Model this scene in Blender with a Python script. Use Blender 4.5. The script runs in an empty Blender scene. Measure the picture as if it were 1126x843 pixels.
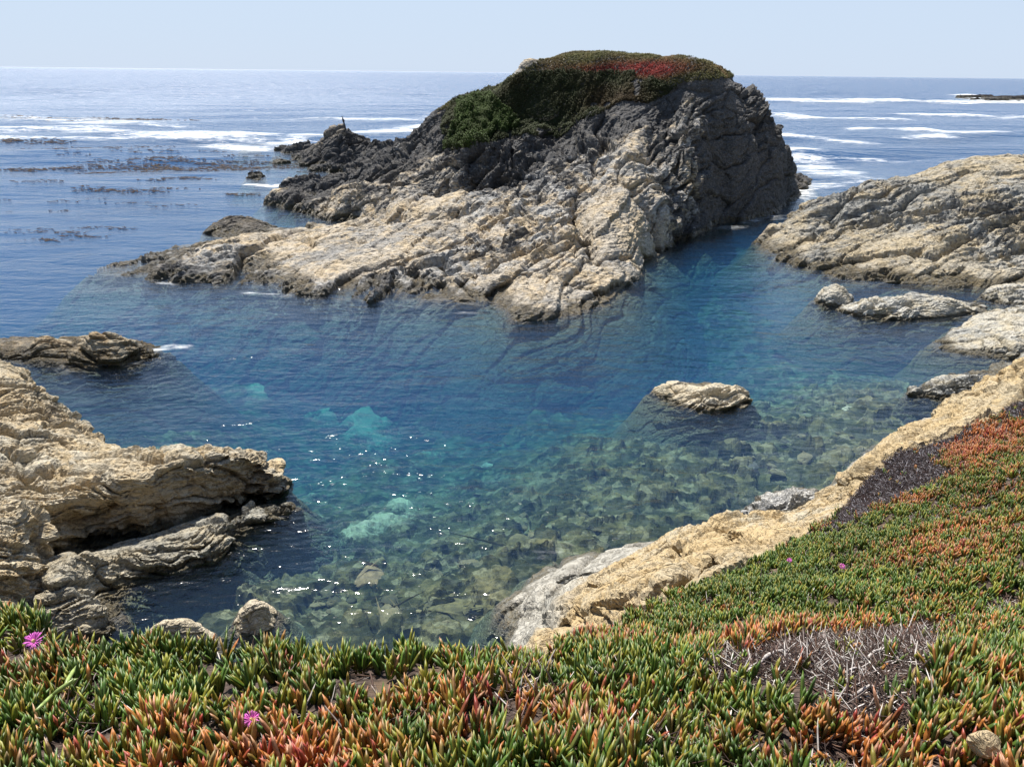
import bpy, math, random
import numpy as np
from mathutils import Matrix, Vector
R = math.radians
rng = np.random.default_rng(11)
random.seed(5)
C = bpy.context.scene.collection
S = bpy.context.scene

# ------------------------------------------------------------------ camera, sky, sun, exposure
CH = 10.0
cam = bpy.data.objects.new('camera', bpy.data.cameras.new('camera')); C.objects.link(cam)
cam.data.sensor_fit = 'HORIZONTAL'; cam.data.sensor_width = 36; cam.data.lens = 28.04
cam.data.clip_start = 0.1; cam.data.clip_end = 60000
CM = Matrix.Translation((0, 0, CH)) @ Matrix.Rotation(R(90 - 21.3), 4, 'X') @ Matrix.Rotation(R(0.66), 4, 'Z')
cam.matrix_world = CM
S.camera = cam

SUN_EL, SUN_AZ = 63.0, -28.0          # azimuth measured from +Y towards +X
w = bpy.data.worlds.new("World"); S.world = w; w.use_nodes = True
nt = w.node_tree; nt.nodes.clear()
sky = nt.nodes.new('ShaderNodeTexSky'); sky.sky_type = 'NISHITA'; sky.sun_disc = False
sky.sun_elevation = R(SUN_EL); sky.sun_rotation = R(SUN_AZ)
sky.air_density = 1.0; sky.dust_density = 0.25; sky.ozone_density = 3.0; sky.altitude = 0
bg = nt.nodes.new('ShaderNodeBackground'); bg.inputs[1].default_value = 0.085
wo = nt.nodes.new('ShaderNodeOutputWorld')
tc = nt.nodes.new('ShaderNodeTexCoord'); sx = nt.nodes.new('ShaderNodeSeparateXYZ'); nt.links.new(tc.outputs['Generated'], sx.inputs[0])
mr = nt.nodes.new('ShaderNodeMapRange'); mr.interpolation_type = 'SMOOTHSTEP'; nt.links.new(sx.outputs[2], mr.inputs[0])
for i_, v_ in enumerate((0.02, 0.5, .93, .08)): mr.inputs[i_ + 1].default_value = v_      # marine haze, thickest at the horizon
hz = nt.nodes.new('ShaderNodeMix'); hz.data_type = 'RGBA'; hz.inputs[7].default_value = (4.6, 5.5, 6.85, 1)
nt.links.new(mr.outputs[0], hz.inputs[0]); nt.links.new(sky.outputs[0], hz.inputs[6])
nt.links.new(hz.outputs[2], bg.inputs[0]); nt.links.new(bg.outputs[0], wo.inputs[0])
sl = bpy.data.lights.new('sun', 'SUN'); sl.energy = 4.9; sl.angle = R(0.53); sl.color = (1, 0.955, 0.88)
sun = bpy.data.objects.new('sun', sl); C.objects.link(sun)
sd = Vector((math.sin(R(SUN_AZ)) * math.cos(R(SUN_EL)), math.cos(R(SUN_AZ)) * math.cos(R(SUN_EL)), math.sin(R(SUN_EL))))
sun.rotation_euler = sd.to_track_quat('Z', 'Y').to_euler()
S.view_settings.view_transform = 'Standard'; S.view_settings.look = 'None'
S.view_settings.exposure = 0.66; S.view_settings.gamma = 1
S.cycles.use_denoising = True
S.cycles.max_bounces = 6; S.cycles.transparent_max_bounces = 12; S.cycles.volume_bounces = 2
S.cycles.diffuse_bounces = 3; S.cycles.glossy_bounces = 3
S.cycles.caustics_reflective = False; S.cycles.caustics_refractive = False
S.cycles.sample_clamp_indirect = 4

# ------------------------------------------------------------------ numpy noise
M32 = np.uint32(0xffffffff)
def hsh(ix, iy, iz, s=0):
    h = (ix.astype(np.int64) * 374761393 + iy.astype(np.int64) * 668265263 + iz.astype(np.int64) * 2147483647 + s * 144665) & 0xffffffff
    h = ((h ^ (h >> 13)) * 1274126177) & 0xffffffff
    h = ((h ^ (h >> 16)) * 2246822519) & 0xffffffff
    return ((h ^ (h >> 15)) & 0xffffff).astype(np.float64) / 16777215.0
def vnoise(p, s=0):
    i = np.floor(p).astype(np.int64); f = p - i; f = f * f * (3 - 2 * f)
    r = 0
    for dx in (0, 1):
        for dy in (0, 1):
            for dz in (0, 1):
                wgt = (f[:, 0] if dx else 1 - f[:, 0]) * (f[:, 1] if dy else 1 - f[:, 1]) * (f[:, 2] if dz else 1 - f[:, 2])
                r = r + wgt * hsh(i[:, 0] + dx, i[:, 1] + dy, i[:, 2] + dz, s)
    return r * 2 - 1
def fbm(p, oct=4, s=0, gain=.5, ridged=False):
    a, r, t = 1.0, 0, 0
    for k in range(oct):
        n = vnoise(p * (2.03 ** k) + 17.3 * k, s + k)
        if ridged: n = 1 - 2 * np.abs(n)
        r = r + a * n; t += a; a *= gain
    return r / t
def voro(p, s=0):
    """F1, F2, cell random, tilt term (a random plane inside each cell)"""
    i = np.floor(p).astype(np.int64)
    f1 = np.full(len(p), 9.0); f2 = f1.copy(); cr = np.zeros(len(p)); tl = np.zeros(len(p))
    for dx in (-1, 0, 1):
        for dy in (-1, 0, 1):
            for dz in (-1, 0, 1):
                cx, cy, cz = i[:, 0] + dx, i[:, 1] + dy, i[:, 2] + dz
                q = np.stack([cx + hsh(cx, cy, cz, s + 1), cy + hsh(cx, cy, cz, s + 2), cz + hsh(cx, cy, cz, s + 3)], 1)
                v = p - q; d = np.sqrt((v * v).sum(1))
                m = d < f1
                f2 = np.where(m, f1, np.minimum(f2, d))
                r = hsh(cx, cy, cz, s + 4)
                t = v[:, 0] * (hsh(cx, cy, cz, s + 5) - .5) + v[:, 1] * (hsh(cx, cy, cz, s + 6) - .5) + v[:, 2] * (hsh(cx, cy, cz, s + 7) - .5)
                cr = np.where(m, r, cr); tl = np.where(m, t, tl); f1 = np.where(m, d, f1)
    return f1, f2, cr, tl
def sstep(a, b, x):
    t = np.clip((x - a) / (b - a), 0, 1); return t * t * (3 - 2 * t)

# ------------------------------------------------------------------ pixels of the photo -> points of the place
F = 877.0
def ray(px, py):
    d = CM.to_3x3() @ Vector(((px - 563) / F, (421.5 - py) / F, -1)); return np.array(d)
def G(px, py, z=0.0):
    d = ray(px, py); t = (z - CH) / d[2]; return (d[0] * t, d[1] * t, z)
def W(px, py, Y):
    d = ray(px, py); t = Y / d[1]; return (d[0] * t, Y, CH + d[2] * t)

def rbf(points, c=0.7, lam=.03):
    P = np.array(points, float); n = len(P)
    K = np.sqrt(((P[:, None, :2] - P[None, :, :2]) ** 2).sum(2) + c * c)
    A = np.zeros((n + 1, n + 1)); A[:n, :n] = K - np.eye(n) * lam; A[:n, n] = 1; A[n, :n] = 1
    sol = np.linalg.lstsq(A, np.append(P[:, 2], 0), rcond=None)[0]
    def f(x, y):
        x = np.asarray(x, float); y = np.asarray(y, float); sh = x.shape; x = x.ravel(); y = y.ravel(); r = np.full(x.shape, sol[n])
        for k in range(n): r += sol[k] * np.sqrt((x - P[k, 0]) ** 2 + (y - P[k, 1]) ** 2 + c * c)
        return r.reshape(sh)
    return f
def sdist(poly, x, y):
    P = np.array(poly, float)[:, :2]; n = len(P); d = np.full(x.shape, 1e9); ins = np.zeros(x.shape, bool)
    for k in range(n):
        a, b = P[k], P[(k + 1) % n]; ab = b - a
        t = np.clip(((x - a[0]) * ab[0] + (y - a[1]) * ab[1]) / max(ab @ ab, 1e-9), 0, 1)
        d = np.minimum(d, np.hypot(x - a[0] - t * ab[0], y - a[1] - t * ab[1]))
        cr = ((a[1] > y) != (b[1] > y)) & (x < (b[0] - a[0]) * (y - a[1]) / (b[1] - a[1] + 1e-12) + a[0])
        ins ^= cr
    return np.where(ins, d, -d)

# ------------------------------------------------------------------ materials
def lin(r, g, b): return tuple(((v / 255 + .055) / 1.055) ** 2.4 if v > 10 else v / 255 / 12.92 for v in (r, g, b)) + (1,)
class NT:
    def __init__(s, name):
        s.m = bpy.data.materials.new(name); s.m.use_nodes = True; s.t = s.m.node_tree; s.t.nodes.clear()
        s.out = s.n('OutputMaterial')
    def n(s, typ, **kw):
        nd = s.t.nodes.new('ShaderNode' + typ)
        for k, v in kw.items():
            if k in nd.inputs: s.put(nd.inputs[k], v)
            else: setattr(nd, k, v)
        return nd
    def put(s, sock, v):
        if isinstance(v, bpy.types.NodeSocket): s.t.links.new(v, sock)
        elif isinstance(v, bpy.types.Node): s.t.links.new(v.outputs[0], sock)
        else: sock.default_value = v
    def math(s, op, a, b=0.0, c=None):
        nd = s.n('Math', operation=op); s.put(nd.inputs[0], a); s.put(nd.inputs[1], b)
        if c is not None: s.put(nd.inputs[2], c)
        return nd.outputs[0]
    def mix(s, f, a, b, bt='MIX'):
        nd = s.n('Mix', data_type='RGBA', blend_type=bt); s.put(nd.inputs[0], f); s.put(nd.inputs[6], a); s.put(nd.inputs[7], b); return nd.outputs[2]
    def ramp(s, f, lo, hi, a=0.0, b=1.0):
        nd = s.n('MapRange', clamp=True, interpolation_type='SMOOTHSTEP'); s.put(nd.inputs[0], f)
        for i, v in enumerate((lo, hi, a, b)): s.put(nd.inputs[i + 1], v)
        return nd.outputs[0]
    def noise(s, vec, scale, detail=4, rough=.55, dist=0.0):
        nd = s.n('TexNoise', Scale=scale, Detail=detail, Roughness=rough, Distortion=dist); s.put(nd.inputs['Vector'], vec); return nd.outputs[0]
    def voro(s, vec, scale, feature='F1'):
        nd = s.n('TexVoronoi', feature=feature, Scale=scale); s.put(nd.inputs['Vector'], vec); return nd
    def mapv(s, vec, scale=(1, 1, 1), rot=(0, 0, 0), loc=(0, 0, 0)):
        nd = s.n('Mapping'); s.put(nd.inputs[0], vec); nd.inputs[1].default_value = loc; nd.inputs[2].default_value = rot; nd.inputs[3].default_value = scale; return nd.outputs[0]

def rock_mat(name, light, warm, dark, darkness=.5, warmth=.4, sc=1.0, tide=0.35, tidecol=(0.035, 0.03, 0.018, 1), rot=(0.5, 0.2, 0.7), attr=False, strat=1.0, low=None, subcol=(0.050, 0.058, 0.036, 1), grey=.7):
    k = NT(name); g = k.n('NewGeometry'); p = g.outputs['Position']
    pa = k.mapv(p, (1, 1, 3.2), rot)
    big = k.noise(p, .28 * sc, 5, .6); mid = k.noise(p, 1.3 * sc, 6, .65); fine = k.noise(p, 7 * sc, 7, .7, .3)
    st = k.noise(pa, 1.7 * sc, 6, .7, .6)
    col = k.mix(k.ramp(mid, .42, .62), light, warm)
    col = k.mix(k.ramp(k.math('ADD', k.math('MULTIPLY', big, .6), k.math('MULTIPLY', fine, .4)), .62 - .3 * warmth, .72 - .3 * warmth), col, warm)
    dk = k.math('ADD', k.math('ADD', k.math('MULTIPLY', st, .50), k.math('MULTIPLY', big, .28)), k.math('MULTIPLY', fine, .22))
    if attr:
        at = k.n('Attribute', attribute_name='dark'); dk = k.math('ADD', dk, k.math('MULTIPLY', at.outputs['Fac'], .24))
    ro = k.n('Attribute', attribute_name='rough').outputs['Fac']
    dk = k.math('ADD', dk, k.math('MULTIPLY', k.math('SUBTRACT', ro, .5), .16))
    col = k.mix(k.math('MULTIPLY', k.ramp(ro, .55, .1), .45), col, warm)
    big2 = k.noise(p, .16 * sc, 4, .6, .5); gv = (light[0] * .52 + .01, light[1] * .55 + .01, light[2] * .60 + .01, 1)
    col = k.mix(k.math('MULTIPLY', k.ramp(k.math('ADD', k.math('MULTIPLY', big2, .6), k.math('MULTIPLY', st, .4)), .49, .57), grey), col, gv)
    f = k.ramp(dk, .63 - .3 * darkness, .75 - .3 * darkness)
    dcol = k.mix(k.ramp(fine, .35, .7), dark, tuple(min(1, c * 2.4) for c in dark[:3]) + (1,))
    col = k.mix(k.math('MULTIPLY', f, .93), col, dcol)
    pb = k.mapv(p, (1, 1, 5.5), rot); s2 = k.noise(pb, 2.6 * sc, 5, .65, .8)
    seam = k.math('MULTIPLY', k.ramp(k.math('ABSOLUTE', k.math('SUBTRACT', s2, .5)), .0, .022, 1, 0), k.ramp(fine, .40, .52))
    col = k.mix(k.math('MULTIPLY', seam, .75), col, tuple(c * .8 for c in dark[:3]) + (1,))
    # speckle of lichen and grit
    sp = k.noise(p, 22 * sc, 5, .75)
    col = k.mix(k.ramp(sp, .56, .70, 0, .55), col, tuple(c * .25 for c in light[:3]) + (1,))
    col = k.mix(k.ramp(sp, .44, .30, 0, .5), col, tuple(min(1, c * 1.5) for c in light[:3]) + (1,))
    # weed and wet band at the water
    z = k.n('SeparateXYZ'); k.put(z.inputs[0], p)
    zz = k.math('SUBTRACT', z.outputs[2], k.math('MULTIPLY', k.math('SUBTRACT', mid, .5), tide * 2.2))
    band = k.ramp(zz, tide * .45, tide * 1.0, 1, 0)
    if low: col = k.mix(k.math('MULTIPLY', k.ramp(k.math('ADD', zz, k.math('MULTIPLY', k.math('SUBTRACT', big, .5), 2.2)), low[1], low[2], 1, 0), .9), col, k.mix(k.ramp(st, .4, .62), low[0], tuple(c * .5 for c in low[0][:3]) + (1,)))
    weed = k.mix(k.ramp(fine, .4, .65), tidecol, (0.13, 0.095, 0.035, 1))
    col = k.mix(k.math('MULTIPLY', band, .8), col, weed)
    subm = k.ramp(z.outputs[2], -.30, -.05, 1, 0)
    col = k.mix(subm, col, k.mix(k.ramp(fine, .35, .6), subcol, tuple(c * 2.6 for c in subcol[:3]) + (1,)))
    # height of the bump
    vo = k.voro(k.mapv(p, (1, 1, 2.2), rot), 2.6 * sc, 'DISTANCE_TO_EDGE')
    crk = k.ramp(vo.outputs[0], 0, .07)
    wn = k.math('ADD', k.math('MULTIPLY', fine, .5), k.math('MULTIPLY', st, .6 * strat))
    h = k.math('ADD', k.math('ADD', wn, k.math('MULTIPLY', crk, .16)), k.math('MULTIPLY', sp, .18))
    h = k.math('ADD', k.math('SUBTRACT', h, k.math('MULTIPLY', seam, .22)), k.math('MULTIPLY', s2, .35))
    b = k.n('Bump', Strength=.85, Distance=.16 / sc); k.put(b.inputs['Height'], h)
    rg = k.ramp(band, 0, 1, .88, .35)
    ps = k.n('BsdfPrincipled', Roughness=rg); k.put(ps.inputs['Base Color'], col); k.put(ps.inputs['Normal'], b)
    ps.inputs['Specular IOR Level'].default_value = .3
    k.put(k.out.inputs[0], ps); return k.m

def leaf_mat(name, rough=.38, spec=.5, trans=0.0):
    k = NT(name); a = k.n('Attribute', attribute_name='col'); p = k.n('NewGeometry').outputs['Position']
    nz = k.noise(p, 60, 3)
    c = k.mix(k.ramp(nz, .3, .7, 0, .35), a.outputs['Color'], (0.09, 0.05, 0.025, 1))
    ps = k.n('BsdfPrincipled', Roughness=rough); k.put(ps.inputs['Base Color'], c)
    ps.inputs['Specular IOR Level'].default_value = spec
    if trans:
        tr = k.n('BsdfTranslucent'); k.put(tr.inputs[0], c); mx = k.n('MixShader'); mx.inputs[0].default_value = trans
        k.put(mx.inputs[1], ps); k.put(mx.inputs[2], tr); k.put(k.out.inputs[0], mx)
    else: k.put(k.out.inputs[0], ps)
    return k.m
def plain_mat(name, c, rough=.6, bump=0, scale=20):
    k = NT(name); p = k.n('NewGeometry').outputs['Position']; nz = k.noise(p, scale, 4)
    col = k.mix(k.ramp(nz, .35, .65), tuple(v * .65 for v in c[:3]) + (1,), tuple(min(1, v * 1.2) for v in c[:3]) + (1,))
    ps = k.n('BsdfPrincipled', Roughness=rough); k.put(ps.inputs['Base Color'], col)
    if bump:
        b = k.n('Bump', Strength=.8, Distance=bump); k.put(b.inputs['Height'], nz); k.put(ps.inputs['Normal'], b)
    k.put(k.out.inputs[0], ps); return k.m

# ------------------------------------------------------------------ objects
def props(o, label=None, cat=None, group=None, kind=None):
    if label: o['label'] = label
    if cat: o['category'] = cat
    if group: o['group'] = group
    if kind: o['kind'] = kind
    return o
def mesh_np(name, V, Fc, mat=None, smooth=False, sizes=None):
    """V (n,3), Fc (m,k) equal-size faces, or flat loops with sizes"""
    me = bpy.data.meshes.new(name); V = np.ascontiguousarray(V, dtype=np.float32)
    me.vertices.add(len(V)); me.vertices.foreach_set('co', V.ravel())
    if sizes is None:
        k = Fc.shape[1]; lv = Fc.ravel().astype(np.int32); st = np.arange(0, len(lv), k, dtype=np.int32)
    else:
        lv = Fc.astype(np.int32); st = np.concatenate([[0], np.cumsum(sizes)[:-1]]).astype(np.int32)
    me.loops.add(len(lv)); me.loops.foreach_set('vertex_index', lv)
    me.polygons.add(len(st)); me.polygons.foreach_set('loop_start', st)
    me.update(calc_edges=True); me.validate()
    me.polygons.foreach_set('use_smooth', np.full(len(me.polygons), smooth))
    if mat: me.materials.append(mat)
    return me
def link(name, me, parent=None, loc=None):
    o = bpy.data.objects.new(name, me); C.objects.link(o)
    if parent: o.parent = parent
    if loc is not None: o.location = loc
    return o
def empty(name, loc=(0, 0, 0)):
    o = bpy.data.objects.new(name, None); C.objects.link(o); o.location = loc; return o
def setcol(me, name, col):
    a = me.attributes.new(name, 'FLOAT_COLOR', 'POINT'); c = np.ones((len(me.vertices), 4), np.float32); c[:, :3] = col; a.data.foreach_set('color', c.ravel())
def setf(me, name, v):
    a = me.attributes.new(name, 'FLOAT', 'POINT'); a.data.foreach_set('value', np.asarray(v, np.float32))

def grid_solid(x, y, H, zb):
    ny, nx = H.shape; X, Y = np.meshgrid(x, y)
    top = np.stack([X, Y, H], 2).reshape(-1, 3); bot = np.stack([X, Y, np.full_like(X, zb)], 2).reshape(-1, 3)
    i = np.arange(nx * ny).reshape(ny, nx)
    q = np.stack([i[:-1, :-1], i[:-1, 1:], i[1:, 1:], i[1:, :-1]], 2).reshape(-1, 4)
    n = nx * ny; fs = [q, q[:, ::-1] + n]
    ring = np.concatenate([i[0, :], i[1:, -1], i[-1, -2::-1], i[-2:0:-1, 0]]); nx2 = np.roll(ring, -1)
    fs.append(np.stack([ring, ring + n, nx2 + n, nx2], 1)[:, ::-1].copy() if False else np.stack([nx2, ring, ring + n, nx2 + n], 1)[:, ::-1])
    return np.concatenate([top, bot]), np.concatenate(fs)
def remesh(V, Fc, voxel):
    me = mesh_np('tmp', V, Fc); o = bpy.data.objects.new('tmp', me); C.objects.link(o)
    md = o.modifiers.new('r', 'REMESH'); md.mode = 'VOXEL'; md.voxel_size = voxel
    dg = bpy.context.evaluated_depsgraph_get(); ev = o.evaluated_get(dg); m2 = bpy.data.meshes.new_from_object(ev)
    bpy.data.objects.remove(o)
    n = len(m2.vertices); v = np.empty(n * 3, np.float32); m2.vertices.foreach_get('co', v); v = v.reshape(-1, 3).astype(float)
    f = np.empty(len(m2.loops), np.int32); m2.loops.foreach_get('vertex_index', f)
    nn = np.empty(n * 3, np.float32); m2.vertices.foreach_get('normal', nn); nn = nn.reshape(-1, 3).astype(float)
    bpy.data.meshes.remove(m2)
    return v, f.reshape(-1, 4), nn
def rot_axes(strike, dip):
    """stratum frame: rows = along strike, down dip, normal"""
    a = np.array([math.cos(R(strike)), math.sin(R(strike)), 0]); up = np.array([0, 0, 1.0])
    h = np.cross(up, a); n = up * math.cos(R(dip)) + h * math.sin(R(dip)); d = np.cross(n, a)
    return np.stack([a, d, n])
def crag(P, N, strike=30, dip=50, s=1.0, amp=1.0, seed=0, layer=.5, blocks=1.0, aniso=(.32, .8, 1.9), calm=.35, mfreq=.13, mbias=0.0, strata=1.0, ampf=None):
    """displace along the normals with bedded, blocky, cracked rock relief; returns points and how broken the rock is"""
    A = rot_axes(strike, dip); wp = np.stack([fbm(P * .3 / s, 3, seed + 50 + i) for i in range(3)], 1)
    rough = sstep(-.22, .30, fbm(P * mfreq / s, 4, seed + 45) + mbias); g = calm + (1.15 - calm) * rough
    Q = (P + wp * 1.3 * s) @ A.T; d = np.zeros(len(P))
    Qa = Q * np.array(aniso)
    f1, f2, cr, tl = voro(Qa * .42 / s, seed); d += .70 * s * ((cr - .5) * .9 + tl * .9) * blocks * (.4 + .6 * g) - .80 * s * np.exp(-(f2 - f1) / .030) * blocks * g
    f1, f2, cr, tl = voro(Qa * 1.15 / s, seed + 10); d += (.26 * s * ((cr - .5) * 1.2 + tl * 1.0) - .22 * s * np.exp(-(f2 - f1) / .045)) * g
    f1, f2, cr, tl = voro(Qa * 3.3 / s, seed + 20); d += (.11 * s * ((cr - .5) + tl * 1.4) - .06 * s * np.exp(-(f2 - f1) / .07)) * g
    for lay, am in ((layer, .30), (layer * .37, .16), (layer * .15, .055)):
        z = Q[:, 2] / (lay * s) + fbm(P * .8 / s, 3, seed + 30) * .8; li = np.floor(z); fr = z - li
        lr = hsh(li, li * 0, li * 0, seed + 40)
        d += strata * g * (am * s * (lr - .5) * sstep(0, .1, fr) * sstep(1, .92, fr) - am * .7 * s * lr * np.exp(-np.minimum(fr, 1 - fr) / .06))
    d += .09 * s * fbm(P * 3 / s, 4, seed + 60) + .05 * s * fbm(P * 9 / s, 3, seed + 61, ridged=True) * g
    d -= np.median(d); d = d * (1 - .7 * sstep(-.15, -.9, P[:, 2]))
    if ampf is not None: d = d * ampf(P, N)
    return P + N * (d * amp)[:, None], rough
def formation(name, outline, inner, voxel, mat, steep=3.0, zmin=-3.0, cell=None, crag_kw={}, out_slope=1.2, parent=None, edge=0.0, c=.7, post=None, dark=None, smooth=False, feats=(), jitter=None, overhang=0.0, oz=1.4):
    O = np.array([(p[0], p[1], edge) for p in outline]); f = rbf(list(map(tuple, O)) + list(inner), c)
    mg = max(2.5, -zmin / out_slope + .8); x0, y0 = O[:, 0].min() - mg, O[:, 1].min() - mg; x1, y1 = O[:, 0].max() + mg, O[:, 1].max() + mg
    cell = cell or voxel * 2.2
    x = np.arange(x0, x1, cell); y = np.arange(y0, y1, cell); X, Y = np.meshgrid(x, y)
    # uneven shoreline
    P2 = np.stack([X.ravel(), Y.ravel(), X.ravel() * 0], 1)
    js = crag_kw.get('s', 1.0) if jitter is None else jitter
    jit = (fbm(P2 * .45 / max(js, .2), 4, 3) * .75).reshape(X.shape) * js
    D = sdist(O, X, Y) + jit * .7
    H = f(X, Y)
    for fp, wd, am in feats:                          # ridges (+) and clefts (-) along a line on the surface
        q3 = []
        for (a, b) in fp:
            dd = ray(a, b); t = np.linspace(4, 140, 3000) if O[:, 1].max() > 50 else np.linspace(4, 45, 1500)
            hh = f(dd[0] * t, dd[1] * t); j = np.argmax(CH + dd[2] * t <= hh); q3.append((dd[0] * t[j], dd[1] * t[j]))
        dm = np.full(X.shape, 1e9); wob = (fbm(P2 * 1.1, 3, 8) * wd * .9).reshape(X.shape)
        for a, b in zip(q3[:-1], q3[1:]):
            a = np.array(a); ab = np.array(b) - a; tt = np.clip(((X - a[0]) * ab[0] + (Y - a[1]) * ab[1]) / (ab @ ab + 1e-9), 0, 1)
            dm = np.minimum(dm, np.hypot(X - a[0] - tt * ab[0], Y - a[1] - tt * ab[1]))
        H = H + am * np.exp(-((dm + wob) / wd) ** 2)
    H = np.where(D > 0, np.minimum(H, D * steep - .0), D * out_slope)
    H = np.clip(H, zmin, None)
    V, Fc = grid_solid(x, y, H, zmin - .6)
    P, Fq, N = remesh(V, Fc, voxel)
    keep = P[:, 2] > zmin + .12
    fk = keep[Fq].all(1); Fq = Fq[fk]; used = np.zeros(len(P), bool); used[Fq.ravel()] = True
    idx = np.cumsum(used) - 1; P = P[used]; N = N[used]; Fq = idx[Fq]
    if post: P = post(P, N)
    if overhang: P[:, 1] += overhang * np.clip(oz - P[:, 2], 0, oz + .6) * np.clip(-N[:, 1] - .2, 0, 1)
    P2, rough = crag(P, N, **crag_kw)
    me = mesh_np(name, P2, Fq, mat, smooth)
    setf(me, 'rough', rough)
    if dark is not None: setf(me, 'dark', dark(P, N))
    o = link(name, me, parent)
    return o, P2, N, Fq

# ================================================================== THE SEA BED
bp = [(440,530,-5.0),(490,545,-4.2),(400,515,-5.0),(290,540,-4.6),(600,395,-2.1),(640,390,-2.4),(570,398,-2.6),(560,410,-3.4),(400,450,-4.6),(300,400,-5),(200,350,-5),(600,365,-6),(750,330,-6),(410,478,-2.3),(330,480,-4.4),(380,540,-4.2),
      (430,582,-1.9),(350,600,-2.2),(250,590,-1.9),(230,640,-1.4),(170,655,-1.3),(430,610,-2),(480,640,-1.2),(350,670,-1.1),(500,600,-1.7),(540,560,-2.0),(550,480,-2.6),
      (600,450,-2.6),(650,520,-1.5),(700,480,-1.7),(750,450,-1.9),(800,500,-1.1),(800,470,-1.3),(900,430,-1.6),(950,450,-1.0),(870,400,-3),(850,360,-5),
      (980,390,-2.6),(1000,430,-.8),(900,500,-.8),(700,570,-1.1),(640,590,-.9),(600,620,-.6),(760,570,-1.5),(560,640,-.7),(480,690,-.9),(420,700,-.9),
      (700,400,-4.5),(650,420,-3.6),(500,400,-5.2),(100,450,-3.5),(150,480,-3.2),(1060,360,-2.5),(1080,440,-1)]
bpts = [G(a, b, c) for a, b, c in bp] + [(-40,60,-8),(-60,100,-12),(0,150,-14),(50,70,-7),(60,120,-12),(-30,40,-6),(-26,30,-5),(-22,15,-3),(15,60,-6),(0,5,-1),(12,10,-1),(-12,5,-1),
        (-80,40,-10),(90,60,-10),(-20,75,-6),(-45,130,-14),(60,200,-14),(-90,200,-14),(30,30,-3)]
for a, b in [(100,297),(180,303),(250,311),(330,321),(400,328),(470,332),(537,336),(590,350),(640,344),(690,328),(720,290),(790,252)]:
    g_ = G(a, b); bpts += [(g_[0] + (.8 if a > 640 else -.3), g_[1] - 1.8, -3.2), (g_[0] + (2.2 if a > 640 else -.6), g_[1] - 5.0, -4.6)]
bpts += [(-25,42,-3.2),(-24.5,45,-3.5),(-29,41,-5.2)]
for a, b in [(826,272),(891,294),(928,310),(996,316),(880,340),(925,350),(1010,356)]:
    g_ = G(a, b); bpts += [(g_[0] - 1.0, g_[1] - 1.8, -2.4)]
for a, b in [(60,402),(130,402),(178,390),(200,384)]:
    g_ = G(a, b); bpts += [(g_[0] + .6, g_[1] - 1.2, -2.2)]
bedf = rbf(bpts, 1.5, .9)
def polar(r0, r1, q, a0, a1, na):
    nr = int(math.log(r1 / r0) / math.log(q)) + 1
    r = r0 * q ** np.arange(nr + 1); a = np.linspace(R(a0), R(a1), na); RR, AA = np.meshgrid(r, a, indexing='ij')
    i = np.arange(RR.size).reshape(RR.shape)
    fq = np.stack([i[:-1, :-1], i[1:, :-1], i[1:, 1:], i[:-1, 1:]], 2).reshape(-1, 4)[:, ::-1]
    return (RR * np.sin(AA)).ravel(), (RR * np.cos(AA)).ravel(), RR.ravel(), fq
bx, by, br, bf = polar(6, 260, 1.0062, -62, 62, 900)
bz = np.clip(bedf(bx, by), -14, -.35)
P = np.stack([bx, by, bz], 1)
near = sstep(70, 40, br)
f1, f2, cr, tl = voro(P * np.array([.75, .75, .3]) + fbm(P * .8, 2, 5)[:, None] * .5, 70); rub = ((cr - .4) * .34 + tl * .5) * sstep(0, .12, f2 - f1)
f1, f2, cr, tl = voro(P * np.array([1.9, 1.9, .5]), 80); rub2 = ((cr - .4) * .20 + tl * .22) * sstep(0, .16, f2 - f1)
f1, f2, cr, tl = voro(P * np.array([4.2, 4.2, 1]), 90); rub3 = ((cr - .4) * .09 + tl * .1) * sstep(0, .18, f2 - f1)
ledge = fbm(P * .22, 4, 33, ridged=True) * .55
pale = np.zeros(len(P))
for a, b, rr in [(605,395,2.2),(410,478,1.5),(150+210,462,1.0),(430,588,.75),(395,600,.5),(445,570,.5),(320,600,.7),(345,590,.5),(215,650,.8),(240,635,.5),(270,610,.5),(400,470,.8),(375,465,.6),(560,395,.8),(645,390,.8),(550,440,.5),(590,452,.4),(520,430,.45),(500,450,.35),(610,385,1.6),(980,390,1.4),(350,545,.6),(490,455,1.2),(300,440,1.3),(235,395,1.6),(470,500,.7)]:
    g = G(a, b, float(bedf(*[np.array(v) for v in G(a, b, -3)[:2]]))); pale += np.exp(-((bx - g[0]) ** 2 + (by - g[1]) ** 2) / rr ** 2)
pale = np.clip(pale * (.75 + 1.6 * fbm(P * 1.1, 5, 61, gain=.65)), 0, 1)
shal = sstep(-4.2, -1.8, bz)
bz2 = bz + near * ((rub * .9 + rub2 + rub3) * (.35 + .65 * shal) * (1 - .5 * pale) + ledge * (1 - shal * .6)) + pale * .35
bz2 = np.minimum(bz2, -.18)
me = mesh_np('sea_bed', np.stack([bx, by, bz2], 1), bf, None, False); setf(me, 'pale', pale)
k = NT('sea_bed'); p = k.n('NewGeometry').outputs['Position']; at = k.n('Attribute', attribute_name='pale')
v = k.voro(p, 1.9); v2 = k.voro(p, 4.2); n1 = k.noise(p, 1.1, 5, .6); n2 = k.noise(p, 9, 6, .7)
c = k.mix(k.ramp(n1, .4, .62), (0.045, 0.045, 0.02, 1), (0.19, 0.16, 0.075, 1))
cs = k.n('SeparateColor'); k.put(cs.inputs[0], v2.outputs['Color']); cs2 = k.n('SeparateColor'); k.put(cs2.inputs[0], v.outputs['Color'])
c = k.mix(k.ramp(cs.outputs[0], .55, .95, 0, .75), c, (0.30, 0.27, 0.17, 1))
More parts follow.
